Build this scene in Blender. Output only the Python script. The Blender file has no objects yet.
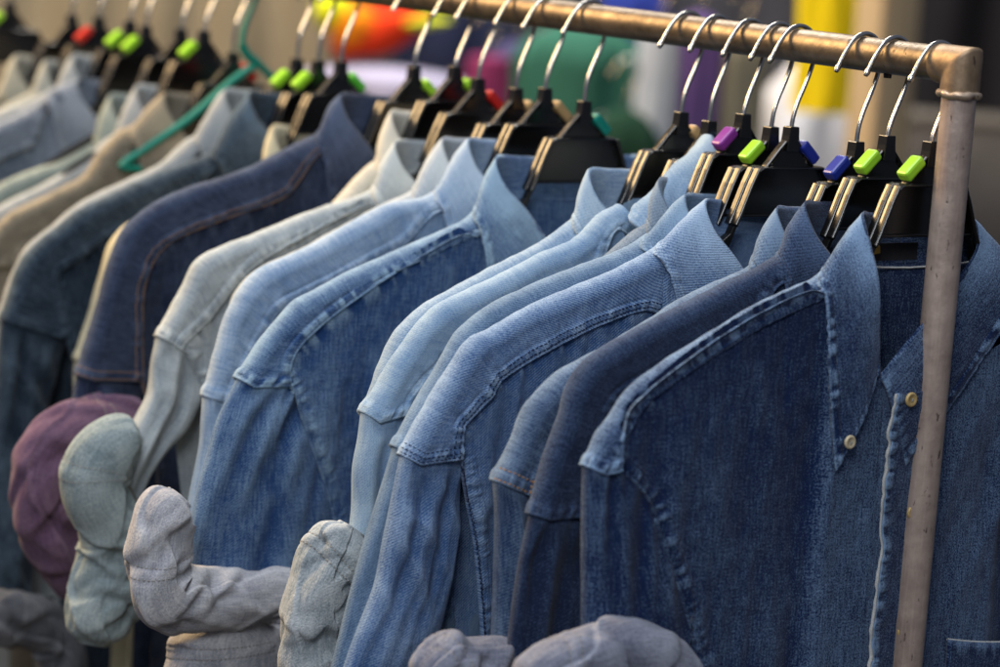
import bpy, math
import numpy as np
from mathutils import Vector, Matrix
# real positions (mm) of every shirt: hanging point, collar, shoulder ridge, seams, sleeves, rolled cuffs
D={"front": {"y": 20.1, "z": -51.9, "P": [-50.6, -44.1], "N": [-96.4, -82.2], "ridge": [[-96.2, -84.1], [-134.7, -96.4], [-166.6, -110.5], [-192.7, -122.7], [-221.7, -138.2], [-232.9, -147.1], [-240.8, -158.6], [-250.3, -168.8], [-259.0, -187.2]], "A": [-239.2, -188.9], "arm": [[-223.7, -200.7], [-213.4, -211.7], [-203.5, -233.8], [-186.3, -265.9], [-171.1, -298.5], [-161.2, -316.4]], "sl": [[-259.0, -187.2], [-256.7, -219.6], [-252.1, -268.2], [-248.3, -317.3]], "seam": [[-239.4, -179.3], [-239.7, -160.3], [-236.1, -151.0], [-225.6, -143.3], [-199.1, -126.7], [-174.1, -113.4], [-142.5, -99.4], [-105.0, -87.2]], "rolls": [[[-311.2, -309.9, 22, 13.8], [-283.0, -302.4, 22, 20.7], [-246.1, -301.8, 22, 24.8], [-215.2, -307.7, 22, 23.4], [-182.4, -325.1, 22, 16.6]]], "tip": [-75.8, -198.8], "F": [-46.6, -140.7], "pl": [[-34.9, -151.6], [-37.0, -169.3], [-33.0, -207.7], [-32.7, -259.2], [-31.2, -327.6]], "cf": [-34.1, -149.5], "hemx": -29.2},
 "indigo": {"y": 59.3, "z": -52.5, "P": [-65.0, -41.6], "N": [-96.2, -77.6], "ridge": [[-96.1, -78.2], [-134.8, -91.5], [-177.1, -107.5], [-204.8, -118.7], [-220.9, -126.5], [-235.2, -136.2], [-244.4, -150.8], [-250.8, -171.7], [-255.5, -185.3], [-261.3, -204.3], [-266.3, -223.4]], "A": [-231.7, -225.1], "sl": [[-266.2, -224.6], [-270.9, -255.9], [-274.4, -308.9], [-274.3, -336.7]]},
 "midblue": {"y": 86.9, "z": -59.5, "P": [-62.9, -41.5], "N": [-92.5, -78.6], "ridge": [[-92.4, -79.9], [-130.6, -94.0], [-169.1, -111.5], [-199.4, -124.0], [-221.6, -134.1], [-235.4, -142.7], [-245.3, -150.8], [-253.5, -160.1], [-261.0, -177.5], [-269.3, -193.4], [-273.1, -201.8]], "A": [-249.7, -211.8], "sl": [[-273.1, -201.8], [-268.8, -226.0], [-266.0, -275.8], [-265.0, -332.3]], "rolls": [[[-333.2, -318.7, 20, 12.4], [-318.0, -310.7, 20, 20.7], [-296.3, -309.5, 20, 22.1], [-273.4, -317.0, 20, 19.3], [-260.8, -333.5, 20, 16.6]]]},
 "twill": {"y": 149.5, "z": -56.7, "P": [-69.1, -48.0], "N": [-118.4, -77.2], "ridge": [[-118.1, -79.8], [-149.8, -92.0], [-185.0, -103.1], [-214.8, -113.0], [-235.7, -123.0], [-250.4, -129.3], [-261.6, -141.3], [-275.1, -161.3], [-288.4, -181.2], [-298.9, -199.8]], "A": [-259.1, -202.9], "arm": [[-252.4, -229.3], [-241.5, -268.5], [-229.3, -338.8]], "sl": [[-298.9, -199.8], [-305.6, -246.9], [-311.2, -281.0], [-324.1, -315.0], [-335.5, -350.4]], "sr": [[-251.7, -206.1], [-252.6, -251.3], [-257.6, -293.1], [-266.1, -330.9], [-271.6, -358.1]], "seam": [[-259.1, -184.7], [-256.5, -179.8], [-239.4, -165.0], [-234.0, -156.5], [-223.7, -150.1], [-206.5, -142.0], [-179.0, -130.4], [-154.9, -122.4], [-126.0, -115.6]]},
 "strip": {"y": 169.1, "z": -58.9, "P": [-70.6, -44.4], "N": [-114.3, -73.4], "ridge": [[-114.0, -76.0], [-146.2, -85.1], [-179.3, -95.2], [-205.6, -103.5], [-222.3, -109.9], [-234.8, -117.1], [-247.1, -126.8], [-256.7, -140.9], [-266.1, -156.3], [-275.5, -171.6], [-283.4, -185.7], [-290.8, -196.6]], "A": [-273.6, -196.9], "sl": [[-290.7, -197.8], [-301.3, -236.3], [-312.4, -276.5], [-323.1, -322.6], [-329.7, -354.4]]},
 "smallcollar": {"y": 198.1, "z": -53.2, "P": [-69.4, -43.1], "N": [-86.2, -73.0], "ridge": [[-86.0, -75.0], [-118.5, -98.3], [-153.1, -109.3], [-180.0, -117.7], [-197.1, -124.3], [-209.1, -131.7], [-221.7, -141.5], [-231.5, -156.0], [-240.4, -171.7], [-248.5, -186.2], [-255.1, -201.3], [-261.9, -212.5]], "sl": [[-261.8, -213.8], [-272.8, -250.5], [-283.4, -291.8], [-293.6, -339.1], [-298.8, -371.9]]},
 "crumpled": {"y": 232.4, "z": -61.7, "P": [-9.2, -6.9], "N": [-90.0, -59.7], "ridge": [[-89.8, -61.1], [-111.3, -77.6], [-140.6, -87.1], [-171.6, -100.3], [-198.2, -110.1], [-216.8, -117.4], [-230.2, -127.5], [-241.7, -140.1], [-251.6, -154.0], [-261.3, -169.2], [-273.1, -185.5]], "A": [-239.6, -186.1], "sl": [[-273.1, -185.5], [-274.1, -203.7], [-276.5, -223.2], [-275.3, -250.8], [-278.4, -282.2]], "rolls": [[[-282.7, -258.0, 12, 13.8], [-290.9, -270.4, 12, 21.4], [-303.1, -290.2, 12, 23.4], [-305.8, -317.5, 12, 24.1], [-302.3, -346.1, 12, 24.8], [-297.6, -369.8, 12, 23.4]]]},
 "folded": {"y": 262.7, "z": -58.7, "P": [-78.7, -38.8], "N": [-97.1, -72.8], "ridge": [[-96.0, -75.6], [-118.0, -86.8], [-159.2, -104.2], [-182.9, -115.0], [-209.4, -126.9], [-228.1, -142.8], [-237.8, -161.0], [-244.4, -178.0], [-250.3, -194.3]], "sl": [[-250.3, -194.3], [-249.9, -220.9], [-250.6, -254.4], [-249.2, -295.0]]},
 "clear": {"y": 371.8, "z": -62.2, "P": [-76.9, -39.3], "N": [-100.9, -78.4], "ridge": [[-103.9, -84.1], [-137.5, -96.3], [-162.2, -105.7], [-196.4, -117.5], [-222.6, -129.4], [-241.4, -139.2], [-259.4, -157.2], [-271.9, -172.5], [-282.0, -187.9]], "A": [-244.0, -193.4], "arm": [[-236.5, -208.4], [-226.8, -232.8], [-213.5, -259.0], [-201.3, -290.5], [-192.3, -334.4], [-186.7, -378.4]], "sl": [[-282.0, -187.9], [-294.4, -215.4], [-302.1, -243.2], [-308.4, -267.6], [-314.3, -311.5], [-316.5, -367.1]], "seam": [[-244.9, -180.9], [-238.6, -166.6], [-222.6, -152.7], [-192.0, -132.9], [-143.7, -106.1], [-111.3, -91.8]], "rolls": [[[-335.0, -261.1, 24, 15.2], [-343.5, -270.6, 24, 20.7], [-347.9, -285.9, 24, 20.7], [-348.5, -302.8, 24, 21.4], [-347.5, -319.2, 24, 22.8], [-338.6, -329.7, 24, 22.8], [-319.2, -333.6, 24, 20.0], [-291.8, -335.6, 24, 18.6], [-266.5, -336.0, 24, 18.6], [-248.6, -339.8, 24, 19.3], [-237.8, -355.1, 24, 17.9], [-232.6, -384.1, 24, 16.6]], [[-287.6, -351.2, 8, 34.5], [-286.5, -368.2, 8, 45.5], [-282.7, -404.1, 8, 49.7], [-280.1, -447.2, 8, 49.7]]]},
 "whiteblue": {"y": 419.2, "z": -57.4, "P": [-67.1, -37.2], "N": [-103.1, -75.7], "ridge": [[-103.0, -76.4], [-132.3, -81.2], [-167.2, -96.5], [-198.9, -110.9], [-230.3, -123.0], [-244.4, -131.1], [-255.7, -143.4], [-264.4, -159.9], [-270.2, -182.1], [-274.0, -198.8], [-278.6, -214.1]], "A": [-260.9, -220.9], "sl": [[-278.6, -214.1], [-278.4, -231.0], [-278.7, -252.2], [-283.5, -280.3], [-287.0, -301.4]]},
 "paleback": {"y": 454.7, "z": -60.9, "P": [-65.0, -37.0], "N": [-97.7, -76.8], "ridge": [[-97.6, -78.3], [-111.3, -83.3], [-145.2, -98.2], [-177.6, -112.9], [-209.6, -125.2], [-224.0, -134.2], [-234.7, -147.5], [-241.8, -165.9], [-247.0, -187.2], [-249.3, -202.9], [-253.3, -218.6]], "sl": [[-253.3, -218.6], [-253.4, -243.1], [-253.3, -272.1], [-254.4, -308.4]]},
 "cream": {"y": 503.6, "z": -58.1, "P": [-74.0, -46.9], "N": [-98.3, -83.6], "ridge": [[-98.2, -85.1], [-133.1, -93.8], [-166.3, -105.2], [-196.5, -115.0], [-223.7, -124.0], [-240.6, -133.8], [-249.5, -150.3], [-257.7, -164.6], [-269.6, -186.0]], "A": [-250.0, -197.4], "arm": [[-240.1, -211.8], [-231.7, -240.1], [-224.8, -285.0], [-217.3, -353.0]], "sl": [[-269.6, -186.0], [-271.9, -203.3], [-273.9, -226.6], [-281.1, -242.2], [-291.5, -260.6], [-300.0, -282.0]], "sr": [[-244.1, -200.9], [-231.0, -223.6], [-241.0, -252.6], [-258.2, -271.5], [-272.0, -289.8], [-279.1, -309.2]], "seam": [[-252.8, -192.2], [-231.6, -174.1], [-215.2, -154.9], [-196.1, -135.6], [-158.9, -115.8], [-106.0, -92.8]], "rolls": [[[-289.6, -259.4, 14, 16.6], [-305.6, -261.3, 14, 22.1], [-319.3, -273.4, 14, 24.8], [-321.5, -292.0, 14, 23.4], [-311.8, -310.1, 14, 21.4], [-303.4, -331.3, 14, 24.1], [-305.2, -359.0, 14, 26.2], [-311.9, -383.3, 14, 24.8], [-315.6, -405.0, 14, 17.9]]]},
 "creamcollar": {"y": 534.6, "z": -51.9, "P": [-57.1, -33.7], "N": [-77.1, -73.4], "ridge": [[-76.9, -75.7], [-110.7, -108.9], [-139.9, -123.7], [-163.6, -136.8], [-183.6, -149.8], [-194.8, -162.2], [-198.8, -180.8], [-200.8, -203.2]], "sl": [[-200.8, -203.2], [-192.9, -248.9], [-185.3, -287.3], [-178.4, -341.6]]},
 "navy": {"y": 589.7, "z": -57.7, "P": [-68.1, -20.5], "N": [-96.9, -53.2], "ridge": [[-96.9, -54.0], [-137.2, -71.7], [-171.8, -83.0], [-205.8, -93.4], [-231.6, -104.4], [-247.0, -116.2], [-256.3, -129.5], [-262.2, -145.0], [-269.2, -170.3], [-276.1, -196.2], [-286.0, -230.4]], "A": [-237.5, -235.4], "sl": [[-286.0, -230.4], [-287.1, -240.8], [-288.3, -249.8], [-289.3, -263.3]], "sr": [[-231.8, -239.1], [-231.2, -248.3], [-232.5, -255.9], [-233.7, -266.5]], "rolls": [[[-234.5, -258.8, 16, 12.4], [-254.5, -263.7, 16, 19.3], [-284.4, -266.5, 16, 21.4], [-308.4, -278.5, 16, 22.8], [-317.8, -303.3, 16, 22.8], [-312.2, -333.8, 16, 22.8], [-299.4, -362.1, 16, 20.7], [-279.6, -391.4, 16, 13.8]]], "xseam": [[[-227.1, -103.2], [-235.0, -128.5], [-249.8, -165.6], [-262.2, -183.1], [-270.0, -194.1]], [[-270.8, -194.0], [-249.4, -203.1], [-228.6, -212.3]]]},
 "yellowcream": {"y": 694.1, "z": -62.5, "P": [-62.7, -51.9], "N": [-76.9, -81.1], "ridge": [[-76.7, -82.7], [-108.7, -93.8], [-144.7, -105.6], [-171.9, -118.0], [-191.0, -128.8], [-203.5, -142.0], [-210.6, -157.7], [-217.2, -183.5], [-223.8, -207.0], [-232.1, -234.4]], "sl": [[-232.1, -234.4], [-230.8, -258.3], [-224.2, -286.6], [-217.6, -311.1]]},
 "nightblue": {"y": 728.6, "z": -64.8, "P": [-64.9, -25.6], "N": [-105.2, -73.9], "ridge": [[-105.1, -76.3], [-132.3, -85.2], [-170.7, -100.3], [-209.1, -115.9], [-232.9, -132.2], [-255.6, -149.2], [-265.3, -162.3], [-272.2, -181.1], [-279.7, -204.5]], "A": [-226.8, -220.7], "sl": [[-279.6, -206.1], [-282.0, -267.8], [-283.6, -347.7], [-283.5, -428.7]], "sr": [[-221.3, -224.2], [-233.2, -270.4], [-241.6, -350.9], [-243.5, -424.3]], "rolls": [[[-296.3, -436.9, 20, 20.7], [-261.5, -442.1, 20, 20.7], [-234.6, -454.7, 20, 17.9], [-222.7, -479.1, 20, 19.3], [-217.4, -512.9, 20, 17.9]]]},
 "greycollar": {"y": 761.0, "z": -66.1, "P": [-69.2, -25.2], "N": [-102.8, -64.1], "ridge": [[-102.7, -66.5], [-125.9, -85.4], [-160.0, -100.7], [-197.1, -117.4], [-221.2, -134.8], [-242.5, -151.2], [-253.1, -167.8], [-260.1, -186.8], [-266.8, -210.6]], "sl": [[-266.8, -210.6], [-271.0, -273.2], [-272.6, -354.3], [-270.8, -436.7]]},
 "beige": {"y": 864.1, "z": -70.2, "P": [-67.2, -34.6], "N": [-107.0, -65.6], "ridge": [[-106.9, -66.4], [-125.1, -83.4], [-141.1, -103.7], [-172.1, -118.7], [-206.4, -134.2], [-225.6, -152.3], [-235.4, -174.6]], "sl": [[-235.4, -174.6], [-242.0, -231.2], [-247.8, -306.7], [-250.4, -374.5]]},
 "paleblue": {"y": 914.9, "z": -55.4, "P": [-66.2, -47.5], "N": [-93.1, -92.0], "ridge": [[-93.0, -93.7], [-112.5, -111.0], [-146.1, -129.0], [-190.2, -150.9], [-211.8, -165.1], [-221.7, -191.3]], "sl": [[-221.7, -191.3], [-228.2, -255.1], [-234.2, -332.2], [-235.0, -401.6]]},
 "teal": {"y": 955.0, "z": -56.9, "P": [-69.2, -57.9], "N": [-89.7, -99.3], "ridge": [[-87.7, -101.1], [-114.4, -114.3], [-148.6, -125.5], [-171.0, -135.0], [-198.4, -153.7], [-212.2, -179.4]], "sl": [[-212.2, -179.4], [-218.8, -243.3], [-225.0, -321.5], [-225.1, -409.6]]},
 "jacket": {"y": 1018.1, "z": -59.3, "P": [-68.7, -48.3], "N": [-107.8, -60.4], "ridge": [[-107.4, -69.3], [-141.8, -85.6], [-179.5, -103.4], [-197.6, -124.5], [-205.9, -154.3]], "sl": [[-205.9, -154.3], [-211.8, -242.4], [-217.8, -331.4], [-214.3, -421.8]]},
 "bluegrey": {"y": 1048.1, "z": -57.2, "P": [-57.9, -30.5], "N": [-80.6, -59.8], "ridge": [[-80.4, -63.4], [-127.2, -81.9], [-174.9, -103.6], [-193.1, -124.9], [-201.4, -156.8]], "sl": [[-201.4, -156.8], [-207.3, -249.5], [-213.4, -339.4], [-209.9, -430.8]]},
 "greycream": {"y": 1107.3, "z": -58.1, "P": [-54.0, -40.2], "N": [-74.1, -68.2], "ridge": [[-74.0, -71.9], [-117.4, -92.5], [-165.9, -114.6], [-184.5, -136.4], [-193.0, -167.2]], "sl": [[-193.0, -167.2], [-199.3, -258.2], [-205.6, -350.0], [-202.2, -443.4]]},
 "oatmeal": {"y": 1160.5, "z": -60.4, "P": [-58.9, -38.1], "N": [-80.2, -67.5], "ridge": [[-80.0, -71.3], [-121.9, -90.4], [-170.8, -112.9], [-189.7, -135.0], [-198.1, -171.8]], "sl": [[-198.1, -171.8], [-204.6, -264.3], [-211.1, -357.5], [-207.8, -452.3]]}}
BG={"green": [1386.7, 2134.7, -102.2, 212.6], "dkgreen": [1370.7, 2003.7, -219.7, 118.8], "ice": [1436.0, 2014.7, -88.4, 62.8], "violet": [1554.2, 2064.9, -76.7, 85.9], "cobalt": [1753.0, 2468.6, -47.6, 121.5], "olive": [1670.5, 2091.8, -103.4, 81.5], "white": [1850.0, 2120.1, -141.3, 213.2], "yellow": [1558.5, 1778.5, 48.9, 99.8], "magenta": [1307.9, 2267.1, -165.6, 71.0], "ink": [1601.4, 2752.5, -54.8, 225.6], "dusk": [1424.3, 2354.2, -147.0, 90.7], "lav": [1255.9, 2470.2, -202.0, 286.4], "bundle": [1240.3, 2493.4, -144.0, 159.1], "post": [1519.1, 1621.9, -27.5, 64.3], "greybox": [2330.2, 2164.3, -251.3, 225.6], "c_beige": [[539.2, 3314.9], [1563.1, 3059.9]], "c_black": [[2204.3, 2338.0], [2898.7, 1577.0]], "c_dark": [[-41.9, 5614.5], [5116.2, 1815.3]]}
CAM_M=[[0.803257, 0.038205, -0.594406, -1.262754], [-0.591634, 0.16661, -0.788803, -1.222149], [0.068898, 0.985282, 0.156434, 0.088039], [0, 0, 0, 1]]
FOCUS=1.795
APERTURE=22.0
KEY=95;TOP=38;BACK=170;FILL=31;WORLD=0.16
R_ = np.random.RandomState(11)
GR = R_.rand(256,256)
def vn(x,y):
    x=np.asarray(x,float); y=np.asarray(y,float)
    xi=np.floor(x).astype(int); yi=np.floor(y).astype(int)
    fx=x-xi; fy=y-yi; fx=fx*fx*fx*(fx*(fx*6-15)+10); fy=fy*fy*fy*(fy*(fy*6-15)+10)
    a=GR[xi&255,yi&255]; b=GR[(xi+1)&255,yi&255]; c=GR[xi&255,(yi+1)&255]; d=GR[(xi+1)&255,(yi+1)&255]
    return 2*((a*(1-fx)+b*fx)*(1-fy)+(c*(1-fx)+d*fx)*fy)-1
def fbm(x,y,o=3):
    r=0; a=1.; t=0
    for k in range(o):
        r=r+a*vn(x*2**k+17.3*k,y*2**k+9.1*k); t+=a; a*=.5
    return r/t
def ridged(x,y): return 1-2*np.abs(vn(x,y))
def sstep(a,b,x):
    t=np.clip((x-a)/(b-a),0,1); return t*t*(3-2*t)
def spline(pts,n,smooth=True):
    p=np.array(pts,float)
    if smooth and len(p)>2:
        out=[]
        e=np.vstack([2*p[0]-p[1],p,2*p[-1]-p[-2]])
        for i in range(1,len(e)-2):
            t=np.linspace(0,1,16,endpoint=False)[:,None]
            a,b,c,d=e[i-1],e[i],e[i+1],e[i+2]
            out.append(.5*((2*b)+(c-a)*t+(2*a-5*b+4*c-d)*t**2+(3*b-a-3*c+d)*t**3))
        p=np.vstack(out+[p[-1:]])
    s=np.r_[0,np.cumsum(np.linalg.norm(np.diff(p,axis=0),axis=1))]
    q=np.linspace(0,s[-1],n) if np.isscalar(n) else np.asarray(n)*s[-1]
    return np.stack([np.interp(q,s,p[:,k]) for k in range(p.shape[1])],1)
def length(p):
    p=np.array(p,float); return np.linalg.norm(np.diff(p,axis=0),axis=1).sum()
# ------------------------------------------------------------------ scene helpers
scn=bpy.context.scene; COL=scn.collection
def mkmesh(name,verts,faces,mat,parent=None,smooth=True,uv=None,wear=None):
    me=bpy.data.meshes.new(name)
    verts=np.asarray(verts,np.float32)/1000.
    faces=np.asarray(faces,np.int32)
    me.vertices.add(len(verts)); me.vertices.foreach_set('co',verts.ravel())
    me.loops.add(faces.size); me.loops.foreach_set('vertex_index',faces.ravel())
    me.polygons.add(len(faces)); k=faces.shape[1]
    me.polygons.foreach_set('loop_start',np.arange(0,faces.size,k,dtype=np.int32))
    me.polygons.foreach_set('loop_total',np.full(len(faces),k,np.int32))
    me.update(calc_edges=True)
    if smooth: me.polygons.foreach_set('use_smooth',np.ones(len(faces),bool))
    if uv is not None:
        l=me.uv_layers.new(name='UVMap'); l.data.foreach_set('uv',np.asarray(uv,np.float32)[faces.ravel()].ravel())
    if wear is not None:
        a=me.attributes.new('wear','FLOAT','POINT'); a.data.foreach_set('value',np.asarray(wear,np.float32).ravel())
    me.materials.append(mat); me.validate()
    o=bpy.data.objects.new(name,me); COL.objects.link(o)
    if parent: o.parent=parent
    return o
def empty(name,loc,label,cat,group=None,rz=0):
    o=bpy.data.objects.new(name,None); COL.objects.link(o); o.location=[c/1000. for c in loc]; o.rotation_euler=(0,0,rz)
    o.empty_display_size=.02; tag(o,label,cat,group); return o
def tag(o,label,cat,group=None,kind=None):
    if label: o['label']=label
    if cat: o['category']=cat
    if group: o['group']=group
    if kind: o['kind']=kind
def quads(r,c,wrap=False):
    i=np.arange(r-1)[:,None]; 
    j=np.arange(c if wrap else c-1)[None,:]; j2=(j+1)%c
    a=i*c+j; b=i*c+j2; d=(i+1)*c+j; e=(i+1)*c+j2
    return np.stack([a,b,e,d],-1).reshape(-1,4)
def tube_mesh(path,rad,n=12,caps=True):
    p=np.array(path,float); m=len(p); rad=np.broadcast_to(rad,(m,))
    t=np.gradient(p,axis=0); t/=np.linalg.norm(t,axis=1)[:,None]
    ref=np.array([0,1.,0]) if abs(t[0][1])<.9 else np.array([1.,0,0])
    V=[]
    nrm=np.cross(t[0],ref); nrm/=np.linalg.norm(nrm)
    for i in range(m):
        nrm=nrm-t[i]*(nrm@t[i]); nrm/=np.linalg.norm(nrm); b=np.cross(t[i],nrm)
        a=np.linspace(0,2*np.pi,n,endpoint=False)
        V.append(p[i]+rad[i]*(np.cos(a)[:,None]*nrm+np.sin(a)[:,None]*b))
    V=np.vstack(V); F=quads(m,n,True)
    if caps:
        V=np.vstack([V,p[0],p[-1]]); k=m*n
        j=np.arange(n); j2=(j+1)%n
        F=np.vstack([F,np.stack([j2,j,np.full(n,k),np.full(n,k)],1)[:,[0,1,2,2]],np.stack([(m-1)*n+j,(m-1)*n+j2,np.full(n,k+1),np.full(n,k+1)],1)[:,[0,1,2,2]]])
    return V,F
def joinm(parts):
    V=[];F=[];o=0
    for v,f in parts:
        V.append(v); F.append(np.asarray(f)+o); o+=len(v)
    return np.vstack(V),np.vstack(F)
def polymesh(name,parts,mat,parent=None,smooth=True,bevel=0):
    # parts: list of (verts, list-of-faces of any size)
    V=[];F=[];o=0
    for v,f in parts:
        V+= [tuple(c/1000. for c in q) for q in v]; F+=[[i+o for i in dict.fromkeys(map(int,q))] for q in f]; o+=len(v)
    me=bpy.data.meshes.new(name); me.from_pydata(V,[],F); me.validate(); me.update()
    if smooth: me.polygons.foreach_set('use_smooth',np.ones(len(me.polygons),bool))
    me.materials.append(mat)
    ob=bpy.data.objects.new(name,me); COL.objects.link(ob)
    if parent: ob.parent=parent
    if bevel:
        b=ob.modifiers.new('bevel','BEVEL'); b.width=bevel/1000.; b.segments=2; b.limit_method='ANGLE'
    return ob
def extr(poly,w0,w1):
    # polygon in local x-z, thickness along local y
    n=len(poly); v=[(p[0],w0,p[1]) for p in poly]+[(p[0],w1,p[1]) for p in poly]
    f=[list(range(n))[::-1],list(range(n,2*n))]+[[i,(i+1)%n,n+(i+1)%n,n+i] for i in range(n)]
    return v,f
def boxm(c,s,rot=0):
    x,y,z=[q/2 for q in s]; v=[]
    for a in (-x,x):
        for b in (-y,y):
            for d in (-z,z):
                X=a*math.cos(rot)-d*math.sin(rot); Z=a*math.sin(rot)+d*math.cos(rot)
                v.append((c[0]+X,c[1]+b,c[2]+Z))
    return v,[[0,1,3,2],[4,6,7,5],[0,4,5,1],[2,3,7,6],[0,2,6,4],[1,5,7,3]]
# ------------------------------------------------------------------ materials
def newmat(name):
    m=bpy.data.materials.new(name); m.use_nodes=True; nt=m.node_tree; b=nt.nodes['Principled BSDF']; return m,nt,b
def N(nt,t,**k):
    n=nt.nodes.new(t)
    for a,v in k.items():
        if a.startswith('i_'): n.inputs[a[2:].replace('_',' ')].default_value=v
        else: setattr(n,a,v)
    return n
def math_(nt,op,a,b=None,c=None,clamp=False):
    n=nt.nodes.new('ShaderNodeMath'); n.operation=op; n.use_clamp=clamp
    for i,x in enumerate((a,b,c)):
        if x is None: continue
        if isinstance(x,(int,float)): n.inputs[i].default_value=x
        else: nt.links.new(x,n.inputs[i])
    return n.outputs[0]
def mixc(nt,f,a,b):
    n=nt.nodes.new('ShaderNodeMix'); n.data_type='RGBA'
    for s,x in ((n.inputs[0],f),(n.inputs[6],a),(n.inputs[7],b)):
        if isinstance(x,(int,float)): s.default_value=x
        elif isinstance(x,tuple): s.default_value=(*x,1)
        else: nt.links.new(x,s)
    return n.outputs[2]
def denim(name,base,faded,f0=.35,grain=.5,twill=.25,slub=.4,big=.3,bump=.3,hue=None):
    m,nt,b=newmat(name)
    uv=N(nt,'ShaderNodeUVMap',uv_map='UVMap').outputs[0]
    def noise(sx,sy,detail=2,off=0.):
        mp=N(nt,'ShaderNodeMapping'); mp.inputs['Scale'].default_value=(sx,sy,1); mp.inputs['Location'].default_value=(off,off*.7,0)
        nt.links.new(uv,mp.inputs[0]); n=N(nt,'ShaderNodeTexNoise',noise_dimensions='2D',i_Detail=detail,i_Scale=1.,i_Roughness=.6); nt.links.new(mp.outputs[0],n.inputs['Vector']); return n.outputs[0]
    g=noise(10,8,2,3); sl=noise(6.5,.7,2,7); s2=noise(.9,6.5,1,21); L=noise(.28,.22,3,11); L2=noise(1.1,.8,2,31)
    mp=N(nt,'ShaderNodeMapping'); mp.inputs['Rotation'].default_value=(0,0,math.radians(52)); nt.links.new(uv,mp.inputs[0])
    wv=N(nt,'ShaderNodeTexWave',wave_type='BANDS',i_Scale=2.0,i_Distortion=1.2,i_Detail=1.,i_Detail_Scale=3.); nt.links.new(mp.outputs[0],wv.inputs[0])
    w=N(nt,'ShaderNodeAttribute',attribute_name='wear').outputs['Fac']
    f=math_(nt,'MULTIPLY_ADD',w,math_(nt,'MULTIPLY_ADD',L2,.7,math_(nt,'MULTIPLY_ADD',g,.9,.2)),f0)
    for x,k in ((g,grain*3.0),(sl,slub*1.9),(s2,slub*.8),(L,big*1.5),(wv.outputs['Fac'],twill)):
        f=math_(nt,'MULTIPLY_ADD',math_(nt,'SUBTRACT',x,.5),k,f)
    f=math_(nt,'ADD',f,0,clamp=True)
    c=mixc(nt,f,base,faded)
    nt.links.new(c,b.inputs['Base Color']); b.inputs['Roughness'].default_value=.92; b.inputs['Specular IOR Level'].default_value=.15
    b.inputs['Sheen Weight'].default_value=.12; b.inputs['Sheen Roughness'].default_value=.5
    h=math_(nt,'MULTIPLY_ADD',wv.outputs['Fac'],min(.5,.08+twill),math_(nt,'ADD',math_(nt,'MULTIPLY',g,1.),math_(nt,'MULTIPLY',L2,.9)))
    bp=N(nt,'ShaderNodeBump',i_Strength=bump,i_Distance=.0009); nt.links.new(h,bp.inputs['Height']); nt.links.new(bp.outputs[0],b.inputs['Normal'])
    return m
def plain(name,c,rough=.6,metal=0.,spec=.5,var=.15,scale=40,bump=0.,stretch=(1,1,1)):
    m,nt,b=newmat(name)
    tc=N(nt,'ShaderNodeTexCoord').outputs['Object']; mp=N(nt,'ShaderNodeMapping'); mp.inputs['Scale'].default_value=stretch; nt.links.new(tc,mp.inputs[0])
    n=N(nt,'ShaderNodeTexNoise',i_Scale=scale,i_Detail=4.); nt.links.new(mp.outputs[0],n.inputs['Vector'])
    d=tuple(x*(1-var) for x in c); e=tuple(min(1,x*(1+var)) for x in c)
    nt.links.new(mixc(nt,n.outputs[0],d,e),b.inputs['Base Color'])
    b.inputs['Roughness'].default_value=rough; b.inputs['Metallic'].default_value=metal; b.inputs['Specular IOR Level'].default_value=spec
    if bump:
        bp=N(nt,'ShaderNodeBump',i_Strength=bump,i_Distance=.001); nt.links.new(n.outputs[0],bp.inputs['Height']); nt.links.new(bp.outputs[0],b.inputs['Normal'])
    return m
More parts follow.
